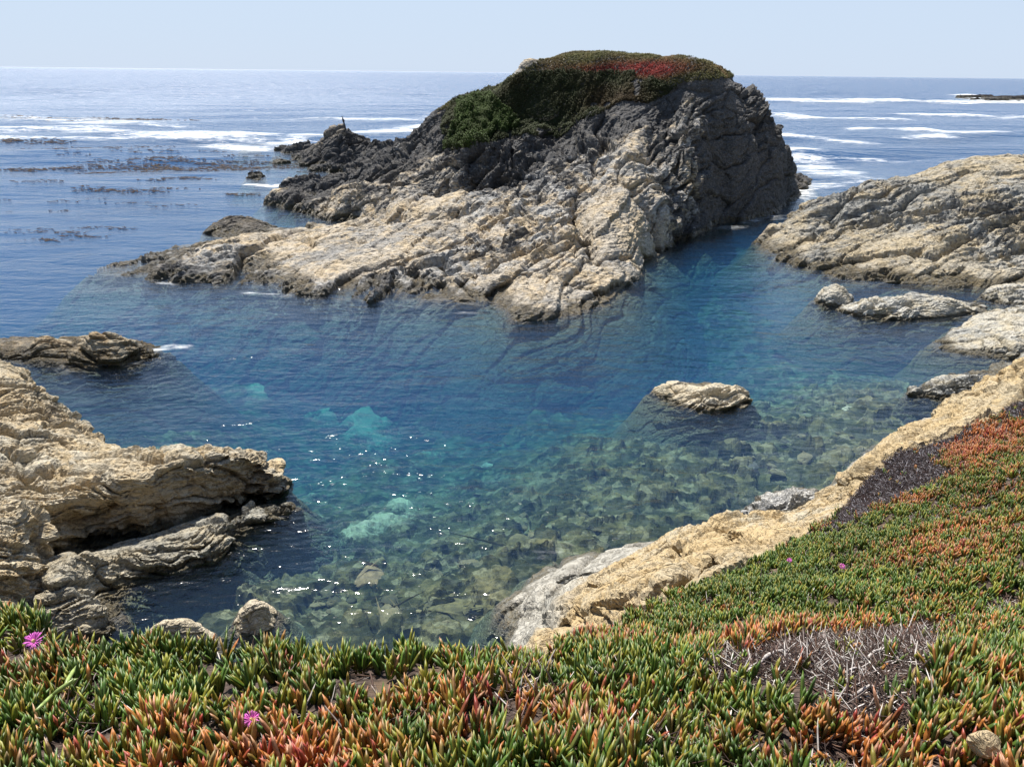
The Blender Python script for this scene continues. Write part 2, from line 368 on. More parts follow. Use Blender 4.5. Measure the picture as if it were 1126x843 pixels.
c = k.mix(k.ramp(cs2.outputs[1], .5, .9, 0, .7), c, (0.03, 0.035, 0.02, 1))
c = k.mix(k.ramp(n2, .4, .7, 0, .6), c, (0.02, 0.025, 0.012, 1))
c = k.mix(k.math('MULTIPLY', k.ramp(k.math('ADD', at.outputs['Fac'], k.math('MULTIPLY', k.math('SUBTRACT', n2, .5), 1.4)), .2, .8), .92), c, (0.46, 0.46, 0.33, 1))
ps = k.n('BsdfPrincipled', Roughness=.9); k.put(ps.inputs['Base Color'], c); b = k.n('Bump', Strength=.6, Distance=.08); k.put(b.inputs['Height'], n2); k.put(ps.inputs['Normal'], b)
ps.inputs['Specular IOR Level'].default_value = .1
k.put(k.out.inputs[0], ps); me.materials.append(k.m)
props(link('sea_bed', me), kind='structure')
# deep floor far out
V = np.array([(-40000, -2000, -14.4), (40000, -2000, -14.4), (40000, 40000, -14.4), (-40000, 40000, -14.4)], float)
props(link('sea_floor', mesh_np('sea_floor', V, np.array([[0, 1, 2, 3]]), plain_mat('deep_sand', (0.03, 0.04, 0.03), .9, 0, .1))), kind='structure')

# ================================================================== THE SEA
wx, wy, wr, wf = polar(5, 24000, 1.0105, -66, 66, 1150)
P = np.stack([wx, wy, wx * 0], 1)
def waves(x, y, r):
    z = np.zeros(len(x)); rg = np.random.default_rng(3)
    ex = sstep(55, 130, y + .25 * np.abs(x)) ; op = .12 + .88 * ex
    for L, A, a0, sp in [(38, .22, -78, 8), (26, .15, -60, 20), (15, .09, -85, 30), (9, .05, -70, 35), (5.2, .028, -75, 45), (3.1, .016, -70, 60), (1.9, .009, -60, 70)]:
        for j in range(3):
            a = R(a0 + rg.uniform(-sp, sp)); Lj = L * rg.uniform(.8, 1.25); ph = rg.uniform(0, 6.28)
            fade = sstep(.35, .14, r * .0125 / Lj) * sstep(1.0, .4, r * .012 / Lj)
            s = np.sin((x * math.cos(a) + y * math.sin(a)) * 6.283 / Lj + ph + 1.5 * np.sin(x / Lj * .35 + ph))
            z += A * .6 * s * fade * (op if L > 6 else np.clip(op * 2, 0, 1))
    return z
wz = waves(wx, wy, wr)
foam = np.zeros(len(P)); lift = np.zeros(len(P))
def stroke(pts, width, amt, rise=0.0):
    """a line of broken water on the sea; width in metres across"""
    global foam, lift
    pts = [G(*q)[:2] for q in pts]; d = np.full(len(P), 1e9)
    for a, b in zip(pts[:-1], pts[1:]):
        a = np.array(a); b = np.array(b); ab = b - a; t = np.clip(((wx - a[0]) * ab[0] + (wy - a[1]) * ab[1]) / (ab @ ab), 0, 1)
        d = np.minimum(d, np.hypot(wx - a[0] - t * ab[0], wy - a[1] - t * ab[1]))
    m = np.exp(-(d / (width * 1.5)) ** 2); foam = np.maximum(foam, m * amt); lift = np.maximum(lift, rise * np.exp(-(d / (width * 1.2)) ** 2))
stroke([(-60,128),(60,131),(110,134),(180,137)], 7, .62, .3)
stroke([(-40,141),(20,143),(90,141),(150,149),(230,151),(270,150)], 4.5, .82, .5)
stroke([(-40,152),(60,152),(140,152)], 3, .6)
stroke([(240,162),(275,166),(310,160),(335,150)], 2.6, .92, .4)
stroke([(345,131),(420,130),(470,133),(500,128)], 6, .72, .4)
stroke([(400,147),(440,143),(475,138)], 4, .88, .3)
stroke([(330,133),(380,132)], 4, .6)
stroke([(250,152),(330,155),(360,150)], 2.5, .6)
stroke([(280,158),(300,163),(330,158)], 2, .8)
stroke([(275,204),(300,206),(312,204)], .5, .75)
stroke([(850,109),(900,112),(960,110),(1050,113),(1126,112),(1200,112)], 16, .85, .8)
stroke([(860,127),(900,130),(975,131)], 5, .92, .6)
stroke([(1000,127),(1060,128),(1110,130),(1150,128)], 5, .82, .6)
stroke([(960,141),(1000,143),(1040,146),(1075,146)], 4, .9, .5)
stroke([(1000,151),(1035,150)], 3, .6)
stroke([(880,170),(940,172),(1000,176),(1060,174)], 3, .42, .35)
stroke([(895,190),(915,196),(945,200)], 2.4, .82, .2)
stroke([(885,208),(900,205),(930,190)], 2.2, .72)
stroke([(1060,104),(1090,112),(1126,114)], 7, .9, .5)
stroke([(868,150),(900,152),(940,156)], 3, .7, .3); stroke([(872,168),(890,176),(905,186)], 2.6, .75, .2)
stroke([(876,197),(885,206),(884,214),(873,222)], 1.1, .85)
stroke([(172,384),(190,381),(205,382)], .22, .55); stroke([(60,400),(100,401),(150,397)], .22, .35)
stroke([(200,312),(330,329),(420,333),(560,350)], .35, .42); stroke([(120,303),(200,315)], .4, .5)
stroke([(790,250),(830,243),(860,235)], 1.2, .38)
stroke([(590,612),(640,600),(700,592)], .25, .42)
wz += lift * (.5 + .8 * np.clip(fbm(P * .12, 3, 9), -.3, 1))
me = mesh_np('sea', np.stack([wx, wy, wz], 1), wf, None, True); setf(me, 'foam', foam)
k = NT('sea_water'); g = k.n('NewGeometry'); p = g.outputs['Position']
sep = k.n('SeparateXYZ'); k.put(sep.inputs[0], p)
flat = k.n('VectorMath', operation='MULTIPLY'); k.put(flat.inputs[0], p); flat.inputs[1].default_value = (1, 1, 0)
ln = k.n('VectorMath', operation='LENGTH'); k.put(ln.inputs[0], flat); dist = ln.outputs['Value']
pm = k.mapv(p, (.55, 1.0, .0), (0, 0, .25))
r1 = k.noise(pm, 5.5, 3, .5, .4); r2 = k.noise(pm, 1.7, 4, .55, .5); r3 = k.noise(k.mapv(p, (.35, 1, 0), (0, 0, -.1)), .33, 4, .6); r4 = k.noise(k.mapv(p, (.3, 1, 0)), .07, 4, .6)
# ripple rings spreading from the rocks at the left
def rings(cx, cy, rad, sc):
    m = k.mapv(p, (1, 1, 0), (0, 0, 0), (-cx, -cy, 0)); l = k.n('VectorMath', operation='LENGTH'); k.put(l.inputs[0], m); d = l.outputs['Value']
    s = k.math('SINE', k.math('ADD', k.math('MULTIPLY', d, sc), k.math('MULTIPLY', r2, 5)))
    return k.math('MULTIPLY', s, k.ramp(d, rad * .4, rad, 1, 0))
rg1 = rings(*G(320,535)[:2], 5.5, 22); rg2 = rings(*G(140,400)[:2], 9, 13)
windy = k.ramp(k.noise(k.mapv(p, (.5, 1, 0)), .09, 3), .38, .6, .55, 1.15)
h = k.math('MULTIPLY', r1, .022)
h = k.math('ADD', h, k.math('MULTIPLY', r2, .088))
h = k.math('MULTIPLY', h, windy)
h = k.math('ADD', h, k.math('MULTIPLY', k.math('ADD', rg1, rg2), .0034))
far = k.ramp(dist, 40, 160, .25, 1.0)
h = k.math('ADD', h, k.math('MULTIPLY', k.math('MULTIPLY', r3, .75), far))
h = k.math('ADD', h, k.math('MULTIPLY', k.math('MULTIPLY', r4, 4.5), k.ramp(dist, 90, 500, 0, 1)))
b = k.n('Bump', Strength=1.0, Distance=1.0); k.put(b.inputs['Height'], h)
fr = k.n('Fresnel', IOR=1.34); k.put(fr.inputs['Normal'], b)
gl = k.n('BsdfGlossy', Roughness=k.ramp(dist, 20, 300, .11, .24)); k.put(gl.inputs['Normal'], b); gl.inputs[0].default_value = (1, 1, 1, 1)
tr = k.n('BsdfTransparent'); tr.inputs[0].default_value = (1, 1, 1, 1)
mx = k.n('MixShader'); k.put(mx.inputs[0], fr); k.put(mx.inputs[1], tr); k.put(mx.inputs[2], gl)
fa = k.n('Attribute', attribute_name='foam')
fn = k.noise(k.mapv(p, (.45, 1, 0)), 1.1, 8, .72, .6); fn2 = k.noise(k.mapv(p, (.3, 1, 0)), .18, 6, .65, .4)
fnn = k.math('ADD', k.math('MULTIPLY', fn, .5), k.math('MULTIPLY', fn2, .5))
ff = k.ramp(k.math('ADD', k.math('MULTIPLY', fa.outputs['Fac'], .9), k.math('MULTIPLY', k.math('SUBTRACT', fnn, .5), 4.6)), .32, 1.2)
ff = k.math('MULTIPLY', ff, k.ramp(fa.outputs['Fac'], .03, .5))
df = k.n('BsdfDiffuse'); df.inputs[0].default_value = (.82, .84, .84, 1)
m2 = k.n('MixShader'); k.put(m2.inputs[0], ff); k.put(m2.inputs[1], mx); k.put(m2.inputs[2], df)
k.put(k.out.inputs[0], m2)
va = k.n('VolumeAbsorption', Density=.215); va.inputs[0].default_value = (.0, .64, .75, 1)
vs = k.n('VolumeScatter', Density=.042, Anisotropy=.2); vs.inputs[0].default_value = (.09, .37, 1.0, 1)
ad = k.n('AddShader'); k.put(ad.inputs[0], va); k.put(ad.inputs[1], vs); k.put(k.out.inputs[1], ad)
k.m.cycles.homogeneous_volume = True
me.materials.append(k.m); props(link('sea', me), kind='structure')

# ================================================================== ROCKS
PALE = lin(214, 200, 170); 
m_isl = rock_mat('island_rock', (0.47, 0.45, 0.41, 1), (0.56, 0.44, 0.28, 1), (0.050, 0.048, 0.047, 1), .52, .30, .55, tide=.45, attr=True, subcol=(.044, .054, .042, 1), rot=(.5, .3, .7))
m_black = rock_mat('black_reef_rock', (0.05, 0.045, 0.04, 1), (0.05, 0.04, 0.035, 1), (0.015, 0.014, 0.014, 1), .6, .2, .2, tide=1.0)
m_dark = rock_mat('dark_reef_rock', (0.16, 0.15, 0.14, 1), (0.17, 0.14, 0.10, 1), (0.028, 0.026, 0.026, 1), .75, .3, .6, tide=.5)
m_right = rock_mat('headland_rock', (0.40, 0.38, 0.33, 1), (0.47, 0.38, 0.24, 1), (0.06, 0.06, 0.06, 1), .30, .42, .6, tide=.5, subcol=(.042, .052, .038, 1), rot=(.4, .5, .3))
m_low = rock_mat('low_rock', (0.54, 0.52, 0.46, 1), (0.52, 0.45, 0.32, 1), (0.07, 0.07, 0.065, 1), .2, .3, 1.2, tide=.14, subcol=(.045, .048, .026, 1))
m_white = rock_mat('white_rock', (0.56, 0.54, 0.50, 1), (0.50, 0.47, 0.40, 1), (0.12, 0.115, 0.11, 1), .16, .2, 1.6, tide=.15)
m_left = rock_mat('left_rock', (0.56, 0.50, 0.38, 1), (0.57, 0.44, 0.26, 1), (0.11, 0.09, 0.065, 1), .20, .4, 1.5, tide=.22, rot=(.2, .4, .3), grey=.35)
m_cream = rock_mat('cream_boulder', (0.60, 0.54, 0.42, 1), (0.60, 0.50, 0.34, 1), (0.13, 0.11, 0.08, 1), .12, .3, 2.0, tide=.05, grey=.1)
m_wet_shade = rock_mat('wet_shade_rock', (0.42, 0.36, 0.26, 1), (0.40, 0.28, 0.15, 1), (0.03, 0.027, 0.022, 1), .3, .4, 1.5, subcol=(.024, .032, .026, 1), tide=.62, tidecol=(.016, .014, .010, 1))  # tall dark band: wet weed, with the flank's shade painted in as well
m_yel = rock_mat('yellow_rock', (0.50, 0.44, 0.32, 1), (0.54, 0.40, 0.21, 1), (0.22, 0.15, 0.08, 1), .24, .55, 1.3, tide=.3, tidecol=(0.12, 0.115, 0.09, 1), rot=(.3, .2, .5), strat=.6, grey=.25, low=((.50, .48, .42, 1), .9, 1.8))
m_grey = rock_mat('grey_rock', (0.46, 0.43, 0.35, 1), (0.44, 0.37, 0.25, 1), (0.08, 0.075, 0.06, 1), .3, .2, 1.3, tide=.2)

def rock(name, label, cat, outline, inner, voxel, mat, group=None, **kw):
    r = formation(name, outline, inner, voxel, mat, **kw); props(r[0], label, cat, group); return r

# the great stack and its pale shelf
out = [G(a, b) for a, b in [(98,297),(125,302),(180,306),(240,311),(320,321),(380,327),(449,331),(500,333),(537,335),(574,349),(620,345),(675,333),(694,317),(703,299),(712,288),(722,280),(745,268),(763,262),(786,248),(814,243),(851,234),(883,213)]]
out += [(30,84,0),(26,93,0),(14,96,0),(0,97,0),(-10,100,0),(-20,112,0)] + [G(a, b) for a, b in [(308,165),(345,187),(385,190),(350,198),(318,208),(295,222),(345,238),(372,246),(325,250),(255,260),(180,275),(120,288)]]
inn = [W(*q) for q in [(130,292,42.2),(160,286,43),(200,280,43.7),(260,287,42.6),(260,268,46.5),(330,290,41.5),(330,262,47.5),(400,303,39.5),(400,270,44.5),(400,246,49),
    (470,310,38.2),(470,280,42),(470,252,46.5),(470,228,51),(540,312,37.2),(540,282,41),(540,252,45.6),(540,227,49.6),(540,206,53.5),
    (600,325,35.4),(600,292,38.3),(600,262,41.6),(600,232,45.6),(602,197,50.5),(650,315,37.2),(650,285,40),(650,255,43),(650,225,46.5),(650,195,50.5),(675,160,55.5),
    (685,290,41),(690,255,43.8),(695,225,46.5),(700,195,50),(700,172,54),(722,137,58.5),(745,205,52),(740,240,49.5),(755,175,55),(765,132,58.5),(765,160,57.2),(780,215,54.8),(775,190,56),
    (540,200,57.0),(490,205,58),(590,190,56.5),(532,174,60.5),(570,168,60.5),(600,160,60.8),(640,145,61),(657,137,61),
    (491,164,65),(532,162,65),(574,146,66),(611,146,65.5),(650,125,65),(680,112,63),(700,125,61.5),
    (520,140,67),(570,120,67.6),(620,100,66.8),(665,92,65.6),
    (573,84,68),(622,82,67.4),(660,79,66),(700,85,64),(745,90,62),(790,88,62.3),(510,118,70),
    (579,81,71),(625,65,71),(680,64,70.5),(740,70,69),(541,103,71),(560,92,71.5),(600,70,71),(650,62,71),(710,64,70),(500,111,74),(537,101,74),(579,78,74),(625,60,74),(680,60,74),(740,66,72),(796,78,68.5),(828,110,66.5),(865,143,67),(874,170,69),
    (740,115,61.2),(790,110,61.5),(820,135,62.6),(820,165,61.5),(820,200,60.6),(855,160,65.5),(858,195,65.2),
    (472,124,75),(478,142,72),(470,158,68),(440,178,66),(420,203,60),(450,212,57),(385,226,57.5),(340,226,62),(380,207,65),(420,188,67.5),(330,215,68),
    (340,166,100),(360,150,100),(400,163,96),(430,160,93),(380,180,92),(345,184,92),(440,180,80),(450,157,88),(410,175,88)]]
inn += [(5,80,10),(12,80,9.5),(20,78,6.5),(-3,82,6),(8,88,6),(-10,86,3.5),(15,74,11.2),(5,76,11.6),(20,88,4)]
inn += [W(373,142,96.5), W(381,141,96.5)] 
def stack_amp(P, N): return 1 + .55 * sstep(54, 58, P[:, 1]) * sstep(5.5, 4.5, P[:, 2]) * sstep(6, 2, P[:, 0]) - .78 * sstep(59, 62, P[:, 1]) * sstep(5.5, 8.0, P[:, 2]) * sstep(19, 16, P[:, 0])
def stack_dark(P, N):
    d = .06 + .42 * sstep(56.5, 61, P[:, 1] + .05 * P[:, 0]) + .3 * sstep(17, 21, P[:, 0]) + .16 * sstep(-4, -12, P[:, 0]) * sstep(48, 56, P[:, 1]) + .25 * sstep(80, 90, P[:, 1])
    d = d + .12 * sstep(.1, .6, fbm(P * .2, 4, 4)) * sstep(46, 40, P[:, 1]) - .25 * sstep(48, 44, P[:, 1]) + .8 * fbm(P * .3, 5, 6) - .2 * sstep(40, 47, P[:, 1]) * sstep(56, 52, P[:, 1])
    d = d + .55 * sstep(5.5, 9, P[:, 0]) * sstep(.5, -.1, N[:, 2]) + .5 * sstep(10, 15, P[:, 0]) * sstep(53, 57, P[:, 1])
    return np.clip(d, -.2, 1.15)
FE = [([(500,182),(532,173),(570,167),(600,158),(640,144),(657,137)], 1.0, 1.1), ([(480,206),(520,203),(560,199),(600,190),(628,180)], 1.3, -1.3),
      ([(628,226),(640,250),(658,287)], .45, -1.3), ([(698,217),(712,240),(722,268)], .6, -1.6), ([(560,240),(600,250),(620,235)], .4, -.5), ([(590,300),(620,310),(650,318)], .25, -.5), ([(540,318),(570,300),(600,295)], .25, -.5),
      ([(305,223),(360,226),(430,214)], 1.0, .6), ([(330,208),(380,200),(440,188)], 1.2, .9), ([(380,236),(440,238),(500,232)], .9, -1.5), ([(350,200),(410,196),(450,186)], 1.0, -1.3), ([(440,290),(470,300),(480,318)], .3, -.6),
      ([(765,134),(765,165),(768,200)], 1.2, 1.6), ([(748,200),(752,240)], .8, -1.2), ([(790,150),(795,200)], 1.1, -1.2), ([(735,115),(738,150)], .8, -1.0), ([(835,150),(840,220)], .8, -1.0), ([(705,150),(700,170),(690,185)], .7, .8)]
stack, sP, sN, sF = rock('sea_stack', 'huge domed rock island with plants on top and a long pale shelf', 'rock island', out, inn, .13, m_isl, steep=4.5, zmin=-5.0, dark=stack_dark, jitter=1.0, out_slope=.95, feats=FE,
    crag_kw=dict(strike=65, dip=55, s=1.3, amp=.8, seed=1, layer=.5, mfreq=.15, calm=.38, strata=.8, ampf=stack_amp))

m_hd = [G(a, b) for a, b in [(826,272),(850,282),(891,294),(928,307),(996,313),(1050,315),(1088,316),(1126,314),(1200,322)]] + [(42,40,0),(50,55,0),(42,66,0),(30,66,0),(22,60,0),(17,54,0)]
inn = [W(*q) for q in [(855,250,51.8),(872,240,52),(895,224,53.5),(916,209,55),(950,200,56),(977,194,56.5),(1008,197,56),(1039,181,58),(1064,175,58),(1107,170,57),(1126,170,56.5),(900,272,46.5),(870,265,49),(950,262,47),(1000,242,49),(1050,222,50.5),(1100,222,49),
    (1000,282,43.6),(1060,292,41.8),(1110,282,42.6),(950,290,43.2),(1126,250,45.5),(1250,170,57),(1250,260,46)]]
rock('rocky_point', 'broad tan and grey rock slope rising at the right across the channel', 'rock', m_hd, inn, .12, m_right, steep=2.2, out_slope=.95, zmin=-4.2,
    crag_kw=dict(strike=25, dip=35, s=1.35, amp=.7, seed=21, layer=.5, mfreq=.18, calm=.45, mbias=.0, strata=.9))

def blob(name, label, pts, tops, voxel, mat, strike=20, dip=30, s=.5, steep=2.0, seed=5, amp=.8, cat='rock', group=None, zm=-2.6, osl=1.4, **kw):
    o = [G(a, b) if len(q) == 2 else q for q in pts for a, b in [q[:2]]]
    return rock(name, label, cat, o, [G(*t) if len(t) == 3 else W(*t[:3]) for t in tops], voxel, mat, group, steep=steep, zmin=zm,
                crag_kw=dict(strike=strike, dip=dip, s=s, amp=amp, seed=seed), c=.3, jitter=s * .35, out_slope=osl, **kw)
blob('rock', 'pale pointed boulder at the foot of the right hand rock slope', [(895,330),(910,337),(932,335),(938,328),(925,322),(905,322)], [(919,311,37.2,0),(926,316,37,0),(912,318,36.8,0),(929,324,36.6,0),(905,325,36.8,0),(918,324,36.2,0)], .06, m_low, s=.35, seed=31)
blob('rock', 'long low pale slab lying in the water right of the pointed boulder', [(920,341),(950,349),(1010,351),(1050,347),(1084,342),(1080,333),(1040,328),(980,329),(945,332)], [(960,336,.45),(1000,331,.6),(1050,334,.5),(985,340,.4)], .06, m_low, s=.5, seed=32)
blob('rock', 'small tan rock touching the right photo edge above the pale ledges', [(1080,327),(1100,334),(1140,336),(1170,326),(1150,308),(1120,306),(1090,314)], [(1092,323,38,0),(1105,317,38.6,0),(1126,314,38.6,0),(1145,315,38.6,0),(1120,327,37.2,0)], .06, m_low, s=.4, seed=33)
blob('rock', 'pale grey streaked ledge sloping into the cove at the right edge', [(1028,379),(1050,385),(1090,391),(1130,395),(1190,400),(1200,345),(1130,336),(1085,344),(1048,360)], [(1045,370,31.2,0),(1060,363,31.6,0),(1060,374,30.6,0),(1080,352,32.6,0),(1095,346,33,0),(1110,343,33.2,0),(1126,341,33.2,0),(1100,366,30.8,0),(1085,376,30.1,0),(1126,372,30.1,0),(1160,341,33,0),(1160,375,30,0)], .055, m_low, strike=15, dip=25, s=.6, seed=34)
blob('rock', 'low tan ledge with dark underside below the yellow cliff top', [(1000,433),(1035,439),(1070,440),(1096,430),(1110,410),(1080,405),(1040,412),(1010,424)], [(1040,420,.45),(1070,414,.7),(1090,412,.9)], .045, m_low, strike=15, dip=25, s=.45, seed=35)
blob('rock', 'low pale double humped rock alone in the shallow cove', [(717,430),(745,441),(775,449),(815,446),(824,438),(805,424),(780,420),(760,420),(735,419)], [(735,424,.32),(750,420,.4),(768,426,.12),(785,421,.5),(800,428,.38),(775,436,.15),(745,430,.2)], .04, m_cream, strike=15, dip=30, s=.4, seed=36, steep=1.4)
blob('rock', 'brown backed rock with dark flank alone at the left edge', [(-40,388),(20,396),(70,402),(130,402),(172,392),(178,382),(140,375),(80,374),(20,372),(-30,372)], [(0,376,.4),(40,373,.7),(90,373,.95),(120,375,.9),(150,380,.5),(95,385,.75),(140,386,.5)], .055, m_wet_shade, strike=10, dip=15, s=.6, seed=37, zm=-3.8, osl=1.3, steep=1.6, amp=.55)
blob('rock', 'dark banded rock tip off the left end of the pale shelf', [(226,256),(250,261),(285,261),(302,256),(300,248),(275,242),(245,243)], [(262,236,54,0),(248,242,53.5,0),(280,241,54,0),(268,248,52.5,0)], .08, m_dark, s=.6, seed=38)
blob('rock', 'round cream boulder standing in the shallows above the left flowers', [(256,685),(262,697),(285,700),(302,690),(304,672),(292,662),(270,664)], [(275,662,.5),(268,668,.5),(288,664,.5),(294,672,.42),(272,682,.42),(288,684,.38),(280,672,.55)], .028, m_cream, s=.3, seed=39, steep=3, amp=.5)
blob('rock', 'cream boulder with a dark crack behind the hedge of ice plant', [(148,705),(165,725),(210,728),(238,710),(236,695),(205,688),(165,692)], [(190,682,.65),(170,690,.6),(215,688,.6),(195,700,.6),(160,698,.45),(228,698,.45)], .028, m_cream, s=.4, seed=40, steep=2.5, amp=.6)
blob('rock', 'tiny dark rock breaking the surface nearest the reef in the left bay', [(271,196),(283,198),(292,196),(285,192),(276,192)], [(280,190,.6)], .09, m_dark, s=.6, seed=41)
blob('rock', 'small dark rock awash beside the spray at the reef end', [(263,167),(272,169),(286,168),(284,165),(272,164)], [(275,163,.7)], .15, m_dark, s=1, seed=42)
blob('rock', 'flat dark rock between the reef spur and the awash rock', [(298,175),(306,178),(316,177),(312,173),(303,172)], [(308,172,.6)], .15, m_dark, s=1, seed=43)
rock('distant_reef', 'long black reef low on the horizon at the far right', 'reef', [G(1054,109), G(1075,111), G(1100,112.5), G(1140,113), G(1200,113.5), (330,450,0), (280,470,0), (235,452,0)],
     [W(1075,107.5,445), W(1100,106,445), W(1120,107,445), W(1150,105,445), W(1180,107,445)], .8, m_black, steep=1.0, zmin=-3, crag_kw=dict(strike=10, dip=30, s=5, amp=.5, seed=44), cell=1.5, c=2)

# left hand rocks
out = [G(*q) for q in [(20,420),(40,440),(57,475),(95,495),(150,522),(210,520),(262,524),(303,528),(306,538),(296,549),(240,573),(176,598),(132,611),(75,618)]] + [(-11,13.4,0),(-14,12.5,0),(-20,14,0),(-24,22,0),(-21,27,0)]
inn = [W(*q) for q in [(296,518,17.45),(275,514,17.2),(250,504,16.9),(198,508,16.35),(150,519,16.0),(125,503,17.0),(118,500,17.6),(83,484,18.1),(60,468,18.6),(42,426,20),(18,404,21.2),(0,402,21.2),(-60,395,21),
    (0,450,18.6),(0,482,17.4),(30,500,16.9),(35,470,18.0),(61,545,15.25),(64,520,16.0),(0,540,15.4),(30,545,15.3),(100,528,15.7),(145,533,15.45),(200,519,15.9),(263,520,16.8),(-60,500,16)]]
rock('rock_outcrop', 'tall cream outcrop at left with an overhung shadowed wall and jutting nose', 'rock', out, inn, .045, m_left, steep=6, zmin=-3.6, out_slope=1.3, overhang=.9, oz=1.8, jitter=.08, edge=.85, crag_kw=dict(strike=5, dip=25, s=.5, amp=.85, seed=51, layer=.5, calm=.55, strata=.8), c=.4)
out = [G(*q) for q in [(60,600),(110,603),(176,584),(240,566),(296,556),(318,556),(304,564),(280,578),(250,604),(200,622),(150,640),(118,660),(128,690),(100,700)]] + [(-9.5,11.6,0),(-10.6,13,0)]
inn = [G(*q) for q in [(110,640,.65),(90,655,.9),(100,622,.8),(85,680,.8),(130,622,.6),(170,607,.45),(215,592,.42),(255,577,.3),(280,566,.16),(300,561,.06)]]
rock('rock_ledge', 'low weedy rock ledge running out below the shadowed wall', 'rock', out, inn, .04, m_grey, steep=1.6, zmin=-2.8, jitter=.25, out_slope=2, crag_kw=dict(strike=20, dip=40, s=.36, amp=.85, seed=52, calm=.7), c=.3)
out = [(-9.1,13.9,0),(-8.9,13.0,0),(-8.9,12,0),(-9.3,9,0),(-16,8,0),(-19,13,0),(-14,15.2,0),(-11,14.7,0)]
inn = [W(*q) for q in [(74,567,13.4),(40,558,13.6),(0,556,13.6),(-60,552,13.4),(72,600,12.9),(30,600,12.7),(0,640,11.8),(45,650,11.7),(70,640,12.1),(-50,640,11.5),(60,690,10.6)]]
rock('rock_outcrop', 'streaked cream rock nearest the viewer at left, beside the ice plant', 'rock', out, inn, .035, m_left, steep=6, zmin=-1.4, jitter=.2, edge=.7, crag_kw=dict(strike=40, dip=60, s=.42, amp=.95, calm=.7, seed=53, layer=.35), c=.3)

# the yellow cliff foot below the ice plant
EDGE = [(606,697,5.2),(640,697,5.4),(670,692,5.8),(700,672,6.5),(735,655,7.2),(770,640,7.8),(800,627,8.5),(835,612,9.2),(860,602,10),(890,585,10.6),(915,570,11.3),(930,556,11.8),(945,535,12.4),(965,512,13),(985,498,13.4),(1010,488,13.9),(1050,478,14.4),(1075,462,14.8),(1126,440,15.4)]
ew = [W(*q) for q in EDGE]
gp = [(-14,0,8.6),(-8,0,8.5),(-3,0,8.45),(0,0,8.45),(4,0,8.5),(9,0,8.7),(-8,2,7.9),(-4,2,7.85),(0,2,7.85),(3,2.2,7.8),(-9,3.7,7.4),(-6,3.7,7.32),(-4,3.7,7.16),(-2.8,3.7,7.12),(-2.2,3.15,7.36),(-1,3.05,7.42),(0,3.05,7.42),(1.2,3.1,7.38)]
gp += [W(*q) for q in [(900,700,4.8),(1000,700,4.6),(760,700,4.4),(700,720,3.9),(1126,700,4.8),(1126,600,6.9),(1000,600,7.9),(900,640,7.2),(1126,520,10.2),(1040,560,9.6),(960,590,9),(820,660,6.4),(1200,440,14.5)]] + ew + [(14,8,6.6),(18,10,6.4),(10,3,8),(22,16,4.5),(16,16,3.6)]
gf = rbf(gp, .5)
gpoly = [(-16,-3),(-16,3.9),(-9,3.85),(-6,3.8),(-4,3.75),(-2.75,3.7),(-2.2,3.15),(-.9,3.1),(0,3.1),(.4,3.3)] + [(a, b) for a, b, c in ew] + [(19,16.5),(26,17),(26,-3)]
def under_ground(P, N):
    D = sdist(gpoly, P[:, 0], P[:, 1]); lim = gf(P[:, 0], P[:, 1]) - .10 - np.clip(D, 0, .5) * .9
    P[:, 2] = np.where((D > .02) & (P[:, 2] > lim), np.maximum(lim, -1.4), P[:, 2]); return P
out = [G(*q) for q in [(560,700),(550,685),(553,660),(580,632),(623,612),(660,602),(700,598),(740,592),(785,588),(830,594),(862,590),(885,575),(905,555),(918,538),(935,518),(960,492),(982,478),(1010,475),(1030,468),(1050,455),(1075,425),(1095,405),(1126,393),(1180,385)]]
out += [(26,27,0),(24,18,0),(17,11,0),(10,6,0),(4,4,0),(-.2,5,0),(-.8,9,0)]
inn = [W(a, b + 3, y) for a, b, y in EDGE] + [W(*q) for q in [(606,690,8.2),(640,672,8.6),(670,645,10),(700,622,11.0),(734,600,12.0),(765,582,12.5),(800,565,12.7),(830,575,12.2),(860,585,11.6),
    (640,645,12),(600,672,11.2),(660,625,13),(690,612,13.6),(600,645,12.9),(650,690,7.2),(700,652,8.2),(740,628,9.6),(790,600,10.8),(830,594,11.0),
    (885,560,13.6),(900,545,14.3),(917,528,15),(945,503,16.2),(960,488,17.2),(982,480,17.8),(1010,482,17.2),(960,505,15.2),(930,535,13.6),(1045,470,18),(1060,455,18.6),(1075,430,19.6),(1095,407,20.4),(1126,395,21),(1100,440,18),(1126,425,18.3),(1180,390,21),
    ]]
m_yelf, yP, yN, yF = rock('cliff_foot', 'smooth yellow and cream rock slope between the ice plant and the cove', 'rock', out, inn, .045, m_yel, steep=1.6, zmin=-1.5, jitter=.35, feats=[([(690,684),(694,678),(727,655),(751,638),(797,616)], 0.119, -0.85), ([(672,676),(684,668),(690,672)], 0.187, -0.85), ([(622,636),(650,626),(691,614)], 0.136, -0.66), ([(640,650),(690,628),(740,604)], 0.085, -0.42),
        ([(780,611),(784,614)], 0.119, -0.76), ([(802,586),(806,590)], 0.102, -0.66), ([(745,612),(752,610)], 0.119, -0.57), ([(612,680),(640,690)], 0.128, -0.66), ([(930,525),(960,522),(990,508)], 0.102, -0.57), ([(900,548),(930,545),(950,528)], 0.085, -0.38), ([(1085,430),(1090,434)], 0.153, -0.95)],
    crag_kw=dict(strike=38, dip=25, s=.6, amp=.8, seed=61, layer=.6, calm=.6, mbias=.0, ampf=lambda P, N: 1 - .62 * sstep(1.7, .9, P[:, 2]) * sstep(6, 4, P[:, 0])), c=.3, post=under_ground)
